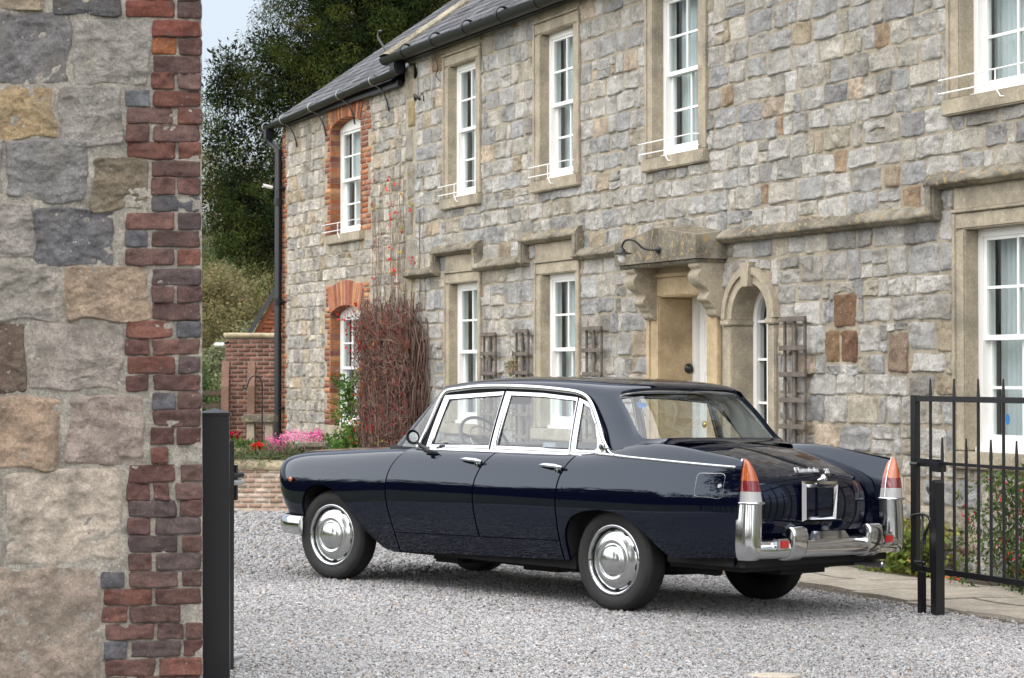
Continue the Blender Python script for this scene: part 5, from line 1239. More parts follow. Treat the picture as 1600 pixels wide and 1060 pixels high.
# ------------------------------------------------------------------ ground, gravel, path
def gz(x, y):
    s = (np.asarray(x, float) - 1.1965) * -.686 + (np.asarray(y, float) - 13.93) * -.728
    return .0206 * np.where(s < 0, -4.6 * np.tanh(-s / 4.6), 7 * np.tanh(s / 7))
def sheet(name, xs, ys, dz, mat, kind='structure', dzf=None):
    X, Y = np.meshgrid(xs, ys, indexing='ij'); Z = gz(X, Y) + dz
    if dzf is not None: Z = Z + dzf(X, Y)
    P = np.stack([X, Y, Z], -1); n, m = X.shape
    q = np.array([(i * m + j, (i + 1) * m + j, (i + 1) * m + j + 1, i * m + j + 1) for i in range(n - 1) for j in range(m - 1)])
    return tag(np_mesh(name, P.reshape(-1, 3), q, mat, None, True), kind=kind)
def gravel_mat():
    m, nt, b = new_mat('gravel'); L = nt.links.new; tc = N(nt, 'ShaderNodeTexCoord')
    v = N(nt, 'ShaderNodeTexVoronoi', Scale=62); L(tc.outputs['Object'], v.inputs['Vector'])
    sp = N(nt, 'ShaderNodeSeparateColor'); L(v.outputs['Color'], sp.inputs[0])
    cr = N(nt, 'ShaderNodeValToRGB'); L(sp.outputs[0], cr.inputs['Fac']); e = cr.color_ramp.elements
    e[0].position = 0; e[0].color = (.15, .147, .147, 1); e[1].position = 1; e[1].color = (.44, .435, .435, 1); k = cr.color_ramp.elements.new(.5); k.color = (.29, .287, .287, 1)
    ns = N(nt, 'ShaderNodeTexNoise', Scale=.8, Detail=5); L(tc.outputs['Object'], ns.inputs['Vector'])
    mr = N(nt, 'ShaderNodeMapRange'); mr.inputs['To Min'].default_value = .72; mr.inputs['To Max'].default_value = 1.25; L(ns.outputs['Fac'], mr.inputs['Value'])
    mx = N(nt, 'ShaderNodeMixRGB', blend_type='MULTIPLY', Fac=1); L(cr.outputs['Color'], mx.inputs['Color1']); L(mr.outputs[0], mx.inputs['Color2']); L(mx.outputs[0], b.inputs['Base Color'])
    iv = N(nt, 'ShaderNodeMath', operation='SUBTRACT'); iv.inputs[0].default_value = 1; L(v.outputs['Distance'], iv.inputs[1])
    bp = N(nt, 'ShaderNodeBump', Strength=1, Distance=.012); L(iv.outputs[0], bp.inputs['Height']); L(bp.outputs[0], b.inputs['Normal']); b.inputs['Roughness'].default_value = .9
    return m
M['gravel'] = gravel_mat()
M['pebble'] = rock_mat('gravel_chippings', var=.12, bump=.2, scale=3)
M['grass'] = rock_mat('rough_grass', base=(.075, .09, .03), var=.35, bump=1.0, scale=.5, stain=(.13, .11, .05), stain_amt=.6)
M['soilbed'] = plain('bed_soil', (.055, .042, .03), .95, bump=.9, var=.3)
g_far = lambda X, Y: -.05 * 0 + np.where(Y > 60, 0, 0)
sheet('ground', np.concatenate([[-1500, -400, -120, -60], np.linspace(-40, 40, 30), [60, 120, 400, 1500]]), np.concatenate([[-1500, -300, -60], np.linspace(-30, 60, 34), [90, 160, 400, 2500]]), -.14, M['grass'])
# gravel yard: from the lane behind the camera to the planting bed, up to the flagstones along the house
def yard():
    WDv = np.array([.409, -.9125]) / np.hypot(.409, .9125); E0 = np.array([1.2, 17.3])
    edge = [(-14, -9), (9.8, -9)]
    pts = []
    ys = np.linspace(-9, 30, 79)
    V = []; F = []
    nx = 60
    for y in ys:
        # right edge: the flagstones; left: far out
        xr = E0[0] + (y - E0[1]) * WDv[0] / WDv[1] + .05 * math.sin(y * 2.3)
        V += [(x, y, 0) for x in np.linspace(-15, xr, nx)]
    V = np.array(V); V[:, 2] = gz(V[:, 0], V[:, 1]) + .022 * fbm(np.stack([V[:, 0] * .35, V[:, 1] * .35, V[:, 0] * 0], 1), 3, 2) * 0 - .006
    m = nx; q = np.array([(i * m + j, i * m + j + 1, (i + 1) * m + j + 1, (i + 1) * m + j) for i in range(len(ys) - 1) for j in range(nx - 1)])
    return tag(np_mesh('gravel_drive', V, q, M['gravel'], None, True), kind='structure')
yard()
def unseen_lawn():  # out of view, added to darken what the car's lower side reflects
    xs = np.linspace(-16, -4.0, 30); ys = np.linspace(-3, 23.8, 50); sheet('unseen_lawn', xs, ys, .012, M['grass'])
unseen_lawn()
def ico_faces():
    bm = bmesh.new(); bmesh.ops.create_icosphere(bm, subdivisions=1, radius=1); bm.verts.index_update()
    v = np.array([x.co[:] for x in bm.verts]); f = np.array([[w.index for w in q.verts] for q in bm.faces]); bm.free(); return v, f
def gravel_stones():
    rg = np.random.default_rng(77); iv, jf = ico_faces()
    pos = []; rad = []
    for (ya, yb, n, r) in ((9.6, 11.2, 56000, .0074), (11.2, 13.0, 72000, .0078), (13.0, 16.0, 80000, .0088), (16.0, 20.0, 40000, .0125), (20.0, 25.0, 20000, .016)):
        y = rg.uniform(ya, yb, n); x = rg.uniform(-1, 1, n) * (.2424 * y + .35)
        pos.append(np.stack([x, y], 1)); rad.append(r * rg.lognormal(0, .26, n))
    pos = np.vstack(pos); rad = np.concatenate(rad)
    WDv = np.array([.409, -.9125]) / np.hypot(.409, .9125); xr = 1.2 + (pos[:, 1] - 17.3) * WDv[0] / WDv[1] + .05 * np.sin(pos[:, 1] * 2.3) + rg.exponential(.05, len(pos)) - .03
    ok = (pos[:, 0] < xr) & ~((pos[:, 1] > 24.5) & (pos[:, 0] < -2)) & ~((np.abs(pos[:, 0] - 1.27) < .125) & (np.abs(pos[:, 1] - 10.26) < .085))
    pos = pos[ok]; rad = rad[ok]; n = len(pos)
    A = rg.normal(size=(n, 4)); A /= np.linalg.norm(A, axis=1, keepdims=True); w, x, y, z = A.T
    Rm = np.stack([1 - 2 * (y * y + z * z), 2 * (x * y - z * w), 2 * (x * z + y * w), 2 * (x * y + z * w), 1 - 2 * (x * x + z * z), 2 * (y * z - x * w), 2 * (x * z - y * w), 2 * (y * z + x * w), 1 - 2 * (x * x + y * y)], 1).reshape(n, 3, 3)
    sc = rg.uniform(.55, 1.25, (n, 1, 3)); jit = 1 + rg.normal(0, .13, (n, 12, 1))
    V = (iv[None] * jit * sc) @ Rm.transpose(0, 2, 1) * rad[:, None, None]
    V[..., 2] *= .8
    V += np.stack([pos[:, 0], pos[:, 1], gz(pos[:, 0], pos[:, 1]) + rad * rg.uniform(-.45, .20, n)], 1)[:, None, :]
    F = (jf[None] + (np.arange(n) * 12)[:, None, None]).reshape(-1, 3)
    g = np.clip(rg.normal(.265, .058, n), .08, .5); c = np.stack([g * 1.0, g * .99, g * 1.0], 1)
    t = rg.random(n); c[t < .05] *= np.array([1.05, .86, .68]); c[t > .93] *= .45
    pt = fbm(np.stack([pos[:, 0] * .7, pos[:, 1] * .7, pos[:, 0] * 0], 1), 3, 8); c *= (1 + .32 * pt)[:, None]
    C = np.repeat(c, 12, axis=0)
    return tag(np_mesh('gravel_stones', V.reshape(-1, 3), F, M['pebble'], None, False, np.clip(C, .03, .8)), 'loose grey gravel chippings covering the drive', 'gravel', kind='stuff')
gravel_stones()
def flag_path():
    rg = np.random.default_rng(4); mb = MB(); x = 8.0
    Hl = np.array(HOUSE_M)
    def wz(lx, ly):
        p = Hl @ np.array([lx, ly, 0, 1]); return float(gz(p[0], p[1]))
    base = MB(); X = np.linspace(6, AEND, 40); Yl = np.linspace(-1.75, -.02, 8)
    base.grid(np.array([[(a, b, wz(a, b) + .004) for b in Yl] for a in X]), flip=False)
    tag(base.build('path_bed', M['soilbed'], None), kind='structure').matrix_world = HOUSE_M
    while x < AEND - .3:
        w = rg.uniform(.55, .95); y = -1.62 + rg.uniform(-.06, .06)
        while y < -.42:
            h = rg.uniform(.42, .75); y1 = min(y + h, -.30)
            g = .012; t = rg.uniform(.014, .030); xs = np.linspace(x + g, x + w - g, 9); ys = np.linspace(y + g, y1 - g, 8)
            G = np.array([[(a + rg.uniform(-.004, .004), b + rg.uniform(-.004, .004), wz(a, b) + t + .004 * math.sin(a * 9 + b * 7)) for b in ys] for a in xs]); mb.grid(G)
            e = [G[0], G[-1], G[:, 0], G[:, -1]]
            for q, fl in zip(e, (True, False, False, True)):
                lo = q.copy(); lo[:, 2] -= .04; mb.grid(np.stack([q, lo]), flip=not fl)
            y = y1
        x += w
    o = tag(mb.build('flagstone_path', M['flag'], None), kind='structure'); o.matrix_world = HOUSE_M
flag_path()
sl = MB(); n = 28; sl.grid(np.array([[(1.27 + .13 * r * math.cos(a) * (1 + .12 * math.sin(3 * a)), 10.26 + .09 * r * math.sin(a), float(gz(1.27, 10.26)) + .010 - .004 * r ** 4) for a in np.linspace(0, 2 * math.pi, n)] for r in (0.02, .4, .8, .97, 1.0)] + [[(1.27 + .135 * math.cos(a) * (1 + .12 * math.sin(3 * a)), 10.26 + .095 * math.sin(a), float(gz(1.27, 10.26)) - .03) for a in np.linspace(0, 2 * math.pi, n)]]), flip=True)
tag(sl.build('stone_slab', M['flag'], None, auto=50), 'flat pale stone slab sunk in the gravel at the bottom edge', 'stone')

# ------------------------------------------------------------------ foliage
def leaves(name, cen, rad, per, size, cols, parent=None, mat=None, asp=.45, droop=0.0, seed=0, squash=1.0, outward=None, shell=.35, jit=.25):
    """leaf-sized faces in clumps: cen (N,3), rad (N,), per leaves each, size (lo,hi), cols (N,3) or palette list."""
    rg = np.random.default_rng(seed + 100); cen = np.asarray(cen, float); n = len(cen); rad = np.broadcast_to(np.asarray(rad, float), (n,))
    m = n * per; d = rg.normal(size=(m, 3)); d /= np.linalg.norm(d, axis=1, keepdims=True); rr = rg.uniform(shell, 1, m) ** .6
    P = np.repeat(cen, per, 0) + d * (rr * np.repeat(rad, per))[:, None] * np.array([1, 1, squash])
    ax = d * .8 + rg.normal(size=(m, 3)) * .6
    if outward is not None: ax += np.repeat(np.asarray(outward, float), per, 0)
    ax[:, 2] -= droop; ax /= np.linalg.norm(ax, axis=1, keepdims=True)
    o = rg.normal(size=(m, 3)); sd = np.cross(ax, o); sd /= np.linalg.norm(sd, axis=1, keepdims=True) + 1e-9; nn = np.cross(ax, sd)
    s = rg.uniform(*size, m)[:, None]
    a = P; b = P + ax * s * .5 + sd * s * asp * .5 + nn * s * .06; c = P + ax * s; e = P + ax * s * .5 - sd * s * asp * .5 + nn * s * .06
    V = np.stack([a, b, c, e], 1).reshape(-1, 3); F = np.arange(m * 4).reshape(m, 4)
    C = np.asarray(cols, float)
    if len(C) != n or True:
        if len(C) != n: C = C[rg.choice(len(C), n)]
    C = np.repeat(C, per, 0) * rg.uniform(1 - jit, 1 + jit, (m, 1)) * (1 + rg.normal(0, .06, (m, 3)))
    return np_mesh(name, V, F, mat or M['leaf'], parent, False, np.clip(np.repeat(C, 4, 0), .002, .9))
def tree(name, label, cat, loc, h, blobs, palette, trunk_r, per=70, size=(.12, .22), nclump=300, clump=(.35, .6), seed=0, droop=.3, group=None, asp=.45, shellr=.5, limbs=8, bark=None, core=0):
    """trunk with limbs, and a crown of leaf clumps spread through ellipsoid blobs (x,y,z,rx,ry,rz) about the foot."""
    rg = np.random.default_rng(seed); t = empty(name, label, cat, group, loc=loc)
    tr = MB(); top = h * .8; tr.tube([tuple(p) for p in crom([(0, 0, -.3), (.05 * h * .1, 0, h * .25), (-.02 * h, .02 * h, h * .5), (0, 0, top)], 4)], list(np.linspace(trunk_r, trunk_r * .25, 13)), 10)
    B = np.array(blobs, float); vol = B[:, 3] * B[:, 4] * B[:, 5]; pick = rg.choice(len(B), nclump, p=vol / vol.sum())
    d = rg.normal(size=(nclump, 3)); d /= np.linalg.norm(d, axis=1, keepdims=True); r = rg.uniform(shellr ** 3, 1, nclump) ** (1 / 3)
    cen = B[pick, :3] + d * r[:, None] * B[pick, 3:6]
    for k in rg.choice(nclump, min(limbs * 3, nclump), replace=False):
        e = cen[k]; z0 = np.clip(e[2] * .55, h * .12, top * .9); tr.tube([(0, 0, z0), tuple(e * .5 + np.array([0, 0, z0 * .55])), tuple(e)], [trunk_r * .28, trunk_r * .16, trunk_r * .04], 6)
    tr.build('trunk', bark or M['bark'], t, smooth=True) if bark is None else tr.build('trunk', bark, t, smooth=True, colors=True)
    pal = np.array(palette); c = pal[rg.choice(len(pal), nclump)]
    leaves('crown', cen, rg.uniform(*clump, nclump), per, size, c, t, seed=seed, droop=droop, asp=asp, squash=.75)
    if core:  # shade inside the crown put into near-black leaves, which also block the sky
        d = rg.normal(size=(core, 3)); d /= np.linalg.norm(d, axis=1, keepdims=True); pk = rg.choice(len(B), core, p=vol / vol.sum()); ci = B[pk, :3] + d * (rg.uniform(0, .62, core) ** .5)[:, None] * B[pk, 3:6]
        leaves('shade_leaves', ci, .45, 130, (.07, .15), [(.010, .017, .006), (.014, .016, .007)], t, seed=seed + 5, asp=.4, shell=.1)
    return t
YG = [(.014, .028, .006), (.024, .040, .007), (.036, .052, .008), (.054, .064, .010), (.011, .021, .006), (.042, .044, .010)]
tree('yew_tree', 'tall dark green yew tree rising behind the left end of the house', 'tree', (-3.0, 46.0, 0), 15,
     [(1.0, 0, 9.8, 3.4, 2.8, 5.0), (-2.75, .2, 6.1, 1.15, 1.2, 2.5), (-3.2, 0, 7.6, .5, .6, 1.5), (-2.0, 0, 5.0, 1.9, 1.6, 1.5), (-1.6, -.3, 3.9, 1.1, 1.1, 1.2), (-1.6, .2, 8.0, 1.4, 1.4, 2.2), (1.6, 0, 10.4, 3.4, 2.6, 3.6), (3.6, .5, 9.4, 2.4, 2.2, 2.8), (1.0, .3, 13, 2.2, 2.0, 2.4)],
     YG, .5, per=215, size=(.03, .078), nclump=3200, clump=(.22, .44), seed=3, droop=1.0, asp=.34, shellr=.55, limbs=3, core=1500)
# far hillside with autumn woodland
hx = np.concatenate([[-400, -200], np.linspace(-90, 60, 40), [150, 400]]); hy = np.concatenate([np.linspace(70, 300, 30), [500, 900]])
tag(sheet('hill', hx, hy, -.5, M['grass'], dzf=lambda X, Y: np.clip((Y - 72) / 130, 0, 1.6) ** 1.3 * 9 + .8 * np.sin(X * .07) * np.clip((Y - 75) / 60, 0, 1)), kind='structure')
rg0 = np.random.default_rng(15)
AUT = [[(.20, .175, .07), (.24, .20, .085), (.17, .165, .06)], [(.25, .185, .09), (.29, .21, .11), (.21, .165, .085)], [(.12, .15, .06), (.16, .175, .075), (.10, .13, .05)], [(.24, .225, .13), (.29, .26, .16), (.20, .20, .11)]]
AUT = [[tuple(np.array(c) * np.array((.72, .84, .80))) for c in a] for a in AUT]
HT = [(-14.5, 96, 8.5, 3.2, 2, 'olive green bushy tree on the hillside seen over the dry stone wall'), (-11.2, 88, 6.5, 2.6, 1, 'russet brown autumn tree on the hillside left of the brick outbuilding'), (-9.5, 104, 9.5, 3.4, 0, 'tawny yellow tree high on the hillside under the yew boughs'), (-17, 122, 12, 4.2, 1, 'brown autumn tree further up the hillside behind the olive one'),
      (-12.5, 140, 12.5, 4.8, 3, 'pale grey brown tree at the top of the hillside'), (-8.0, 128, 11, 4.2, 2, 'dark green tree on the far hillside close to the house corner'), (-21, 150, 14, 5.2, 0, 'wide ochre tree on the far left of the hillside'), (-16.5, 168, 15, 5.5, 2, 'broad green tree crowning the far hillside'), (-9.5, 78, 3.6, 1.7, 3, 'low grey bush in front of the hillside trees'), (-12.3, 74, 2.8, 1.5, 2, 'small dark green bush just beyond the timber fence')]
for k, (x, y, h, r, p, lb) in enumerate(HT):
    z = float(gz(x, y)) - .5 + float(np.clip((y - 72) / 130, 0, 1.6) ** 1.3 * 9)
    tree('hillside_tree', lb, 'tree', (x, y, z), h, [(0, 0, h * .58, r, r, h * .42), (r * .5, 0, h * .45, r * .6, r * .6, h * .3), (-r * .5, 0, h * .5, r * .6, r * .6, h * .32)], AUT[p], .16, per=220, size=(.07, .18), nclump=190, clump=(.45, .85), seed=40 + k, droop=.2, group='trees on the hillside', limbs=5)

def far_wood():
    rg = np.random.default_rng(91); n = 900; y = rg.uniform(95, 230, n); x = rg.uniform(-85, 30, n); z = gz(x, y) - .5 + np.clip((y - 72) / 130, 0, 1.6) ** 1.3 * 9 + rg.uniform(.3, 4.2, n)
    pal = np.array([c for a in AUT for c in a]); tag(leaves('far_wood', np.stack([x, y, z], 1), rg.uniform(1.2, 2.6, n), 70, (.35, .8), pal[rg.integers(0, len(pal), n)], seed=92, asp=.6), 'distant autumn woodland covering the hillside', 'woodland', kind='stuff')
far_wood()

# ------------------------------------------------------------------ garden at the far end of the house
rgq = np.random.default_rng(99)
def masonry_thing(name, label, cat, loc, rz, L, z0, z1, thick, cols, Hc, Lc, j=.010, cop=None, copm=None, part='brickwork', depth=.012, mat=None, mort=(.36, .31, .25)):
    t = empty(name, label, cat, loc=loc, rz=rz); b = brick_field(0, L, z0, z1, rgq, L=Lc, H=Hc, j=j)
    blocks(part, b, mat or M['brick'], t, depth=depth, cs=cols(len(b)), res=(5, 5), rough=.005, wob=.004, seed=len(label), tilt=.003)
    m = MB(); m.box(0, L, .002, thick, z0, z1, mort); m.build('mortar_core', M['brick'], t, colors=True)
    if cop:
        n = 40; xs = np.linspace(-.03, L + .03, n); pr = cop; rows = []
        for y, z in crom(pr, 3):
            P = np.stack([xs, np.full(n, y), np.full(n, z1 + z)], 1); P[:, 2] += fbm(P * 6, 3, 3) * .012; P[:, 1] += fbm(P * 8, 3, 5) * .008; rows.append(P)
        c = MB(); c.grid(np.array(rows), flip=True); c.build('coping', copm, t, auto=60)
    return t
M['copstone'] = rock_mat('pale_coping', base=(.38, .32, .215), var=.25, bump=.8, lichen=.8, lcol=(.2, .18, .13), stain=(.2, .17, .12), stain_amt=.5)
masonry_thing('garden_wall', 'low pale brick garden wall with rounded stone coping in front of the flower bed', 'wall', (-6.6, 25.25, 0), R(-9.3), 4.35, -.16, .40, .26, lambda n: np.array([(.46, .35, .28), (.42, .30, .23), (.36, .24, .18), (.48, .40, .33)])[rgq.integers(0, 4, n)] * rgq.uniform(.8, 1.1, (n, 1)), .058, .17,
              cop=[(-.02, -.005), (-.035, .03), (-.02, .07), (.05, .10), (.14, .11), (.22, .10), (.28, .06), (.28, 0)], copm=M['copstone'], mort=(.44, .38, .31))
masonry_thing('garden_wall', 'low brick garden wall running on behind the car bonnet towards the house', 'wall', (-2.32, 24.545, 0), R(3), 1.5, -.16, .40, .26, lambda n: np.array([(.46, .35, .28), (.42, .30, .23), (.36, .24, .18), (.48, .40, .33)])[rgq.integers(0, 4, n)] * rgq.uniform(.8, 1.1, (n, 1)), .058, .17,
              cop=[(-.02, -.005), (-.035, .03), (-.02, .07), (.05, .10), (.14, .11), (.22, .10), (.28, .06), (.28, 0)], copm=M['copstone'], mort=(.44, .38, .31))
bed = MB(); bed.grid(np.array([[(x, y, .36 + .03 * math.sin(x * 5) * math.cos(y * 4)) for x in np.linspace(-6.6, -.9, 20)] for y in np.linspace(24.75, 31, 14)]), flip=True); tag(bed.build('flower_bed', M['soilbed'], None, smooth=True), kind='structure')
def pot(label, loc, r, h, pm, fl, fc, leafc, fh, rim=True):
    t = empty('potted_plant', label, 'potted plant', loc=loc); b = MB()
    b.lathe([(0, .0), (r * .72, 0), (r * .80, h * .3), (r * .95, h * .8), (r * 1.08, h * .82), (r * 1.08, h), (r * .95, h), (r * .92, h * .88), (0, h * .86)], 28, 'z'); b.build('pot', pm, t, auto=40)
    k = MB(); k.lathe([(0, h * .9), (r * .93, h * .885)], 20, 'z'); k.build('soil', M['soil'], t)
    rg = np.random.default_rng(len(label)); n = 16; c = np.stack([rg.normal(0, r * .5, n), rg.normal(0, r * .5, n), rg.uniform(h, h + fh * .6, n)], 1)
    leaves('foliage', c, r * .45, 14, (.03, .065), [leafc], t, seed=n, asp=.6)
    c = np.stack([rg.normal(0, r * .55, n), rg.normal(0, r * .45, n), rg.uniform(h + fh * .35, h + fh, n)], 1); leaves('blossom', c[:9], r * .30, 20, (.03, .055), [fc], t, seed=n + 1, asp=.9)
pot('terracotta pot of dark crimson flowers beside the buff pot on the bed', (-3.36, 25.3, .40), .12, .19, M['terracotta'], 1, (.30, .008, .03), (.10, .16, .03), .24)
pot('buff stone pot between the terracotta pot and the small black pot', (-3.20, 25.05, .40), .145, .24, M['stonepot'], 1, (.12, .17, .05), (.08, .14, .04), .06)
pot('small black pot of bright red flowers beside the buff pot', (-3.02, 24.95, .42), .085, .13, M['blackpot'], 1, (.60, .02, .02), (.05, .10, .02), .12)
# pink nerines, grey-green foliage round them
def plant(name, label, cat, loc, cen, rad, per, size, pal, stems=None, blossoms=None, group=None, asp=.4, droop=0, rz=0, matrix=None, seed=0):
    t = empty(name, label, cat, group, loc=loc, rz=rz, matrix=matrix)
    leaves('foliage', cen, rad, per, size, pal, t, asp=asp, droop=droop, seed=seed)
    if stems is not None:
        m = MB()
        for a, b, r in stems: m.tube([a, tuple((np.array(a) + np.array(b)) / 2 + np.random.default_rng(int(abs(b[0]) * 999)).normal(0, .02, 3)), b], [r, r * .8, r * .5], 5, col=(.08, .09, .035))
        m.build('stem', M['twig'], t, colors=True)
    if blossoms is not None: leaves('blossom', blossoms[0], blossoms[1], blossoms[2], blossoms[3], blossoms[4], t, asp=blossoms[5] if len(blossoms) > 5 else .5, seed=seed + 1)
    return t
rg1 = np.random.default_rng(6)
n = 46; top = np.stack([rg1.uniform(-.33, .33, n), rg1.uniform(-.22, .22, n), rg1.uniform(.16, .40, n)], 1); top[:, 2] += top[:, 0] * .12
fol = np.stack([rg1.uniform(-.5, .40, 60), rg1.uniform(-.3, .25, 60), rg1.uniform(.0, .18, 60)], 1)
plant('nerine_clump', 'clump of bright pink flowers in the bed beside the house corner', 'flowers', (-2.58, 24.98, .40), fol, .09, 26, (.06, .16), [(.10, .15, .05), (.13, .17, .07), (.08, .12, .04)], [((a[0] * .8, a[1], 0), tuple(a), .004) for a in top],
      (top, .05, 24, (.025, .06), [(.80, .18, .42), (.85, .28, .50), (.72, .12, .36)], .3), asp=.12)
n = 70; fol = np.stack([rg1.uniform(-.42, .42, n), rg1.uniform(-.2, .2, n), rg1.uniform(0, .22, n)], 1)
plant('lavender_bush', 'grey green bushy plant growing over the low wall left of the pink flowers', 'plant', (-2.92, 24.85, .38), fol, .08, 30, (.06, .15), [(.12, .15, .07), (.10, .13, .06), (.15, .17, .10)], asp=.10, droop=-.6)
sb = empty('stone_bench', 'small brown stone slab on a block beside the pink flowers', 'bench', loc=(-2.33, 24.72, .36)); b = MB(); b.box(-.17, .17, -.12, .12, .30, .355, bev=.012); b.build('slab', M['hoodstone'], sb, auto=40); b = MB(); b.box(-.09, .09, -.08, .08, -.05, .30, bev=.012); b.build('support', M['hoodstone'], sb, auto=40)
stt = empty('stone_table', 'thick mossy stone slab table on two stone legs in front of the brick outbuilding', 'table', loc=(-3.58, 30.0, .30)); b = MB(); b.box(-.24, .24, -.18, .18, .52, .64, bev=.02); b.build('slab', M['hoodstone'], stt, auto=40)
for x in (-.12, .14): b = MB(); b.prism([(x - .07, -.3), (x + .07, -.3), (x + .05, .52), (x - .05, .52)], -.12, .12, 'y'); b.build('leg', M['limestone'], stt)
hk = empty('shepherd_hook', 'thin black iron shepherd hook standing in the flower bed', 'hook', loc=(-3.31, 28.0, .34)); b = MB(); b.tube([tuple(p) for p in crom([(0, 0, -.1), (0, 0, .6), (0, 0, .98), (-.02, 0, 1.10), (-.085, 0, 1.155), (-.16, 0, 1.12), (-.195, 0, 1.03), (-.225, 0, .985), (-.25, 0, 1.0), (-.245, 0, 1.04)], 6)], .010, 8); b.build('rod', M['iron'], hk, smooth=True)
# brick outbuilding and gable behind it
ob = masonry_thing('brick_outbuilding', 'old red brick outbuilding wall with buttresses and steep gable behind the downpipe', 'outbuilding', (-5.02, 37.0, 0), R(2), 4.4, -.2, 2.14, .3, lambda n: BR[rgq.integers(0, 6, n)] * .0 + np.array([.20, .098, .075]) * rgq.uniform(.7, 1.25, (n, 1)), .075, .222, cop=[(-.03, 0), (-.06, .03), (-.05, .075), (.15, .09), (.34, .075), (.34, 0)], copm=M['copstone'], mort=(.27, .22, .185))
b = MB()
for x in (.0, .45):
    b.add([(x - .06, -.16, -.2), (x + .07, -.16, -.2), (x + .07, 0, -.2), (x - .06, 0, -.2), (x - .06, -.16, 1.3), (x + .07, -.16, 1.3), (x + .07, .0, 1.75), (x - .06, .0, 1.75)], [(0, 1, 5, 4), (1, 2, 6, 5), (4, 5, 6, 7), (0, 4, 7, 3)])
b.c = [(.20, .12, .09)] * len(b.v); b.build('buttress', M['brick'], ob, colors=True)
gm_ = MB(); gm_.add([(.22, 2.0, 2.1), (3.4, 2.0, 2.1), (1.9, 2.0, 5.0), (.22, 4, 2.1), (3.4, 4, 2.1), (1.9, 4, 5.0)], [(0, 1, 2), (0, 2, 5, 3), (1, 4, 5, 2)], (.24, .085, .05)); go_ = gm_.build('gable', M['brick'], ob, colors=True)
b = MB(); b.tube([(.10, 1.95, 2.02), (1.92, 1.95, 5.15)], .05, 4, flat=(1, 1.4)); b.build('barge_board', M['gutter'], go_)
bf = []; zz = 2.2
while zz < 4.6:
    xl = .22 + (zz - 2.1) * .58 + .10; bf += brick_field(xl, 1.9, zz, zz + .07, rgq); zz += .075
blocks('brickwork', bf, M['brick'], go_, yb=1.998, depth=.010, cs=BR[rgq.integers(0, 6, len(bf))] * rgq.uniform(.6, 1.0, (len(bf), 1)), res=(4, 4), rough=.004, wob=.003)
lm = empty('outdoor_light', 'small white outdoor light on the left edge of the brick outbuilding', 'lamp', loc=(-5.06, 36.75, 2.03)); b = MB(); b.box(-.12, .06, -.06, .06, -.03, .03, bev=.015); b.build('shade', M['white'], lm, auto=40); b = MB(); b.tube([(.0, .0, .0), (.1, .2, .04)], .02, 8); b.build('arm', M['iron'], lm)
dw = empty('dry_stone_wall', 'low grey dry stone wall left of the brick outbuilding', 'wall', loc=(-8.4, 39.5, 0)); r = courses(0, 3.2, -.2, .74, (.10, .18), (.16, .4), rgq, .012); blocks('stonework', r, M['pierstone'], dw, depth=.05, cs=stone_cols(len(r), rgq) * .75, res=(8, 7), rough=.02, seed=2); b = MB(); b.box(0, 3.2, .0, .4, -.2, .72); b.build('mortar_core', M['bark'], dw)
fe = empty('timber_fence', 'dark timber post and rail fence beyond the dry stone wall', 'fence', loc=(-8.6, 44, 0))
for x in (.2, 2.0, 3.2): b = MB(); b.box(x - .06, x + .06, -.06, .06, -.3, 1.25, bev=.01); b.build('post', M['bark'], fe)
for z in (.55, .85, 1.12): b = MB(); b.box(0, 3.4, -.09, -.061, z - .05, z + .05, bev=.006); b.build('rail', M['bark'], fe)

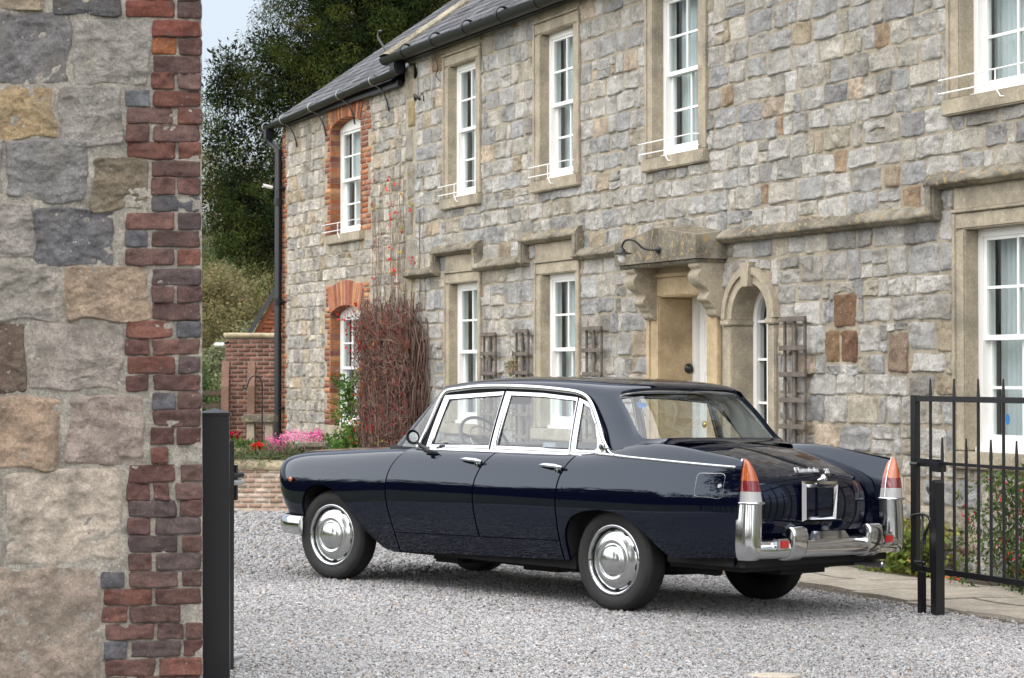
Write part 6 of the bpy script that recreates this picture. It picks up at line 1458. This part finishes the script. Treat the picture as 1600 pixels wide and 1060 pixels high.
# ------------------------------------------------------------------ climbers and plants against the house
def creeper():
    t = empty('climbing_creeper', 'dense bare brown creeper with a few red leaves on the wall beside a window', 'climber', matrix=HOUSE_M @ Matrix.Translation((4.75, 0, 0))); rg = np.random.default_rng(17)
    left = lambda z: np.interp(z, [.2, .56, 2.0, 2.42], [-.62, -.52, -.74, -.86]); right = lambda z: np.interp(z, [.2, 2.42], [1.10, 1.12])
    V = []; F = []; C = []; nv = 0; seg = 4
    def tube(P, r, col):
        nonlocal nv
        P = np.asarray(P); d = np.gradient(P, axis=0); d /= np.linalg.norm(d, axis=1, keepdims=True) + 1e-9; u = np.cross(d, [0.3, 1, .2]); u /= np.linalg.norm(u, axis=1, keepdims=True) + 1e-9; w = np.cross(d, u)
        a = np.linspace(0, 2 * np.pi, seg, endpoint=False); Q = P[:, None] + r * (u[:, None] * np.cos(a)[None, :, None] + w[:, None] * np.sin(a)[None, :, None]); V.append(Q.reshape(-1, 3)); m = len(P)
        i = np.arange(m - 1)[:, None]; k = np.arange(seg)[None]; F.append((np.stack([i * seg + k, i * seg + (k + 1) % seg, (i + 1) * seg + (k + 1) % seg, (i + 1) * seg + k], -1) + nv).reshape(-1, 4)); C.append(np.tile(col, (m * seg, 1))); nv += m * seg
    for k in range(1500):
        f = rg.random() * 1.10 - .05; zt = rg.uniform(.7, 2.45) - .35 * max(0, f - .7) + .16 * math.sin(f * 17); zb = max(.25, zt - rg.uniform(.3, 1.6)); z = np.linspace(zb, zt, 9); dp = rg.uniform(.05, .34) * np.interp(zt, [1.2, 2.45], [1, .75])
        x = left(z) * (1 - f) + right(z) * f + np.cumsum(rg.normal(0, .034, 9)); y = -dp * max(.02, math.sin(min(max(f * .86 + .07, 0.01), .99) * math.pi)) ** .35 - .02 + np.cumsum(rg.normal(0, .012, 9)); y = np.minimum(y, -.02)
        c = np.array([(.14, .095, .075), (.20, .14, .115), (.10, .068, .055), (.25, .18, .15), (.17, .07, .055)][rg.integers(5)]) * rg.uniform(.6, 1.15); tube(np.stack([x, y, z], 1), rg.uniform(.003, .0075), c)
    for k in range(2300):      # tangled cross stems
        f = rg.random(); z0 = rg.uniform(.6, 2.3); x0 = left(z0) * (1 - f) + right(z0) * f; m = 8; a = rg.uniform(-1, 1) * 1.2
        L_ = rg.uniform(.12, .36); a += np.cumsum(rg.normal(0, .28, m)); sg_ = rg.choice([-1, 1]); x = x0 + np.cumsum(np.cos(a)) * L_ / m * sg_; z = z0 + np.cumsum(np.sin(a)) * L_ / m; y = -.32 + np.cumsum(rg.normal(0, .014, m)) + rg.uniform(-.03, .1)
        x = np.clip(x, left(z) - .05, right(z) + .03); tube(np.stack([x, y, z], 1), rg.uniform(.002, .005), np.array([(.17, .10, .075), (.26, .04, .03), (.12, .07, .055), (.22, .15, .12)][rg.choice(4, p=[.45, .10, .25, .20])]))
    for k in range(32):       # thin strands going up the wall
        x0 = rg.uniform(-.8, 1.1); z = np.linspace(2.3, rg.uniform(2.8, 4.4), 12); x = x0 + np.cumsum(rg.normal(0, .016, 12)); tube(np.stack([x, np.full(12, -.03) + rg.normal(0, .004, 12), z], 1), rg.uniform(.0022, .0042), np.array([(.22, .17, .13), (.17, .12, .09), (.26, .2, .15)][rg.integers(3)]))
    np_mesh('stem', np.vstack(V), np.vstack(F), M['twig'], t, True, np.vstack(C))
    b = MB(); zz = np.linspace(.2, 1.95, 14); G = [[(float(left(z)) + .08, -.02, z) for z in zz], [(float(left(z)) + .16, -.12, z) for z in zz], [(float(right(z)) - .14, -.12, z) for z in zz], [(float(right(z)) - .04, -.02, z) for z in zz]]; b.grid(np.array(G), col=(.035, .022, .017)); b.build('dark_backing', M['twig'], t, colors=True)  # plain dark brown sheet behind the stems
    cl = np.stack([rg.uniform(-1.05, -.45, 26), rg.uniform(-.42, -.2, 26), rg.uniform(1.75, 2.42, 26)], 1); c2 = np.stack([rg.uniform(-.7, 1.1, 34), rg.uniform(-.40, -.25, 34), rg.uniform(.5, 2.4, 34)], 1); c3 = np.stack([rg.choice([-.72, -.1, .1, .25, .62], 40) + rg.normal(0, .03, 40), np.full(40, -.04), rg.uniform(2.5, 4.1, 40)], 1)
    cc = np.vstack([np.tile((.45, .03, .025), (26, 1)), np.array([(.42, .05, .03), (.5, .12, .03), (.35, .25, .06), (.30, .02, .02)])[rg.integers(0, 4, 34)], np.array([(.5, .38, .06), (.55, .07, .03), (.6, .04, .06)])[rg.integers(0, 3, 40)]])
    leaves('leaf', np.vstack([cl, c2, c3]), np.concatenate([np.full(26, .07), np.full(34, .05), np.full(40, .03)]), 4, (.020, .055), cc, t, asp=.8, seed=5)['kind'] = 'stuff'
    return t
creeper()
rg2 = np.random.default_rng(23); n = 90
c = np.stack([rg2.normal(.15, .22, n), -rg2.uniform(.08, .35, n), rg2.uniform(.0, 1.05, n) ** 1.2], 1); c[:, 0] += (.5 - c[:, 2]) * .1
plant('climbing_rose', 'leafy green climbing shrub under the left ground floor window at the foot of the creeper', 'shrub', None, c, .085, 22, (.03, .075), [(.07, .15, .03), (.10, .20, .04), (.05, .11, .025), (.14, .22, .05)], [((0.1, -.1, -.1), tuple(q), .006) for q in c[::6]], asp=.55, matrix=HOUSE_M @ Matrix.Translation((3.50, 0, .40)), seed=8)
n = 40; c = np.stack([rg2.uniform(-.6, .1, n), -rg2.uniform(.05, .35, n), rg2.uniform(-.05, .25, n)], 1)
plant('trailing_plant', 'low green trailing plant spilling below the left ground floor window sill', 'plant', None, c, .08, 20, (.03, .06), [(.09, .16, .04), (.12, .19, .06)], asp=.5, matrix=HOUSE_M @ Matrix.Translation((3.0, 0, .40)), seed=9)
n = 16; c = np.stack([rg2.normal(.0, .05, n), -rg2.uniform(.10, .16, n), rg2.uniform(0, .95, n)], 1)
plant('clematis', 'thin climbing stem with small purple flowers on the second trellis', 'climber', None, c, .04, 7, (.03, .06), [(.07, .13, .03), (.11, .12, .04)], [((0, -.12, -1.0), (0, -.12, .5), .005), ((0, -.12, .4), (-.06, -.13, .95), .004)], (np.array([(-.12, -.14, .50), (-.15, -.14, .42), (-.10, -.14, .44)]), .035, 14, (.03, .05), [(.42, .33, .62)], .8), matrix=HOUSE_M @ Matrix.Translation((8.72, 0, .95)), seed=10)
n = 120; c = np.stack([rg2.uniform(-.95, .75, n), -rg2.uniform(.05, .50, n), rg2.uniform(.0, .07, n)], 1)
b = c[rg2.choice(n, 50)] + np.array([0, 0, .05])
plant('ground_cover', 'low yellow green ground cover with tiny pink flowers at the wall foot behind the exhaust', 'plant', None, c, .06, 26, (.018, .045), [(.17, .20, .05), (.22, .23, .07), (.12, .16, .04)], None, (b, .05, 10, (.012, .024), [(.5, .28, .30), (.55, .38, .36)], .9), asp=.6, matrix=HOUSE_M @ Matrix.Translation((15.0, 0, -.07)), seed=11)
n = 120; c = np.stack([rg2.normal(0, .26, n), -rg2.uniform(.06, .45, n), rg2.uniform(0, .42, n)], 1); c = c[np.abs(c[:, 0]) < .6 - c[:, 2] * .5]
plant('geranium_clump', 'yellow green leafy clump at the wall foot seen through the gate', 'plant', None, c, .075, 24, (.03, .07), [(.20, .24, .06), (.27, .29, .08), (.13, .18, .04), (.25, .18, .05)], [((q[0] * .3, q[1] * .6, 0), tuple(q), .004) for q in c[::6]], (c[::5] + np.array([0, -.03, .05]), .04, 6, (.015, .03), [(.55, .36, .12), (.5, .25, .2)], .8), asp=.7, matrix=HOUSE_M @ Matrix.Translation((16.55, 0, -.08)), seed=12)
n = 210; c = np.stack([rg2.normal(.35, .42, n), -rg2.uniform(.06, .60, n), rg2.uniform(.0, .90, n)], 1); c = c[(np.abs(c[:, 0] - .35) < .95 - c[:, 2] * .55)]
plant('fuchsia_bush', 'green fuchsia bush hung with small red flowers behind the iron gate', 'shrub', None, c, .08, 24, (.025, .055), [(.06, .10, .03), (.09, .14, .04), (.12, .15, .05), (.05, .075, .025)], [((q[0] * .35, q[1] * .6, 0), tuple(q), .005) for q in c[::5]], (c[::3] + np.array([0, -.07, -.02]), .06, 5, (.022, .045), [(.60, .03, .07), (.5, .02, .10), (.65, .05, .05)], .35), asp=.5, droop=.4, matrix=HOUSE_M @ Matrix.Translation((17.85, 0, -.08)), seed=13)

# ------------------------------------------------------------------ the rest of the place, out of the picture but mirrored in the paint and chrome
HP = [(.03, .045, .014), (.04, .058, .018), (.024, .036, .012)]
def hedge(label, p0, p1, h, seed):
    p0, p1 = np.array(p0), np.array(p1); L = np.linalg.norm(p1 - p0); rg = np.random.default_rng(seed); t = empty('hedge', label, 'hedge', loc=(p0[0], p0[1], 0), rz=math.atan2(*(p1 - p0)[::-1]))
    b = MB(); b.box(0, L, -.7, .7, -.3, h - .35, (.016, .022, .009)); b.build('core', M['twig'], t, colors=True)
    n = int(L * h * 3); c = np.stack([rg.uniform(0, L, n), rg.choice([-1, 1], n) * rg.uniform(.55, .95, n), rg.uniform(-.1, h, n)], 1); m = int(L * 5); c = np.vstack([c, np.stack([rg.uniform(0, L, m), rg.uniform(-.8, .8, m), h + rg.normal(-.1, .16, m)], 1)])
    leaves('foliage', c, .38, 22, (.12, .26), HP, t, seed=seed, asp=.6)
hedge('clipped dark green hedge along the left side of the yard', (-17, 32), (-17, -14), 2.3, 1)
hedge('clipped dark green hedge across the lane behind the viewpoint', (-17, -14), (16, -14), 2.4, 2)
for k, (x, y, h, r, lb) in enumerate([(-12.5, 6.0, 11, 3.6, 'tall dark tree to the south west'), (-26, 13, 4.4, 2.4, 'low tree behind the middle of the yard hedge'), (-25, 22, 4.8, 2.6, 'low tree behind the northern end of the yard hedge'), (-8, -7.5, 12, 4.0, 'broad tree at the left side of the lane'), (1.5, -12.5, 12, 4.0, 'broad tree across the lane behind the viewpoint'), (11, -12, 10, 3.6, 'tree at the right side of the lane')]):
    tree('garden_tree', lb, 'tree', (x, y, -.1), h, [(0, 0, h * .6, r, r, h * .38), (r * .4, r * .3, h * .5, r * .7, r * .7, h * .3), (-r * .4, -r * .3, h * .55, r * .7, r * .7, h * .3)], HP, .22, per=40, size=(.25, .5), nclump=140, clump=(.5, 1.0), seed=70 + k, group='trees behind the yard hedges', limbs=5)
hp_ = empty('gate_post', 'square black steel hinge post at the right hand end of the open iron gate', 'post', matrix=Matrix.Translation((2.655, 14.0, 0)) @ Matrix.Rotation(ang, 4, 'Z') @ Matrix.Translation((2.99, 0, 0))); b = MB(); b.box(-.055, .055, -.055, .055, -.2, 1.48, bev=.004); b.build('shaft', M['iron'], hp_, auto=40); b = MB(); b.add([(-.06, -.06, 1.481), (.06, -.06, 1.481), (.06, .06, 1.481), (-.06, .06, 1.481), (0, 0, 1.51)], [(0, 1, 4), (1, 2, 4), (2, 3, 4), (3, 0, 4), (0, 3, 2, 1)]); b.build('cap', M['iron'], hp_)

# a few fallen leaves on the gravel
rg3 = np.random.default_rng(50); n = 26; y = rg3.uniform(10.2, 18, n); x = rg3.uniform(-1, 1, n) * (.22 * y); ok = (x < 1.0 + (17.3 - y) * .44) & (x > -1.35 - (y - 10) * .1); x, y = x[ok], y[ok]
lf_ = leaves('fallen_leaves', np.stack([x, y, gz(x, y) + .018], 1), .004, 1, (.018, .034), [(.16, .07, .025), (.22, .12, .04), (.10, .045, .02)], asp=.6, seed=60)
tag(lf_, 'scattered small brown fallen leaves lying on the gravel', 'leaves', kind='stuff')
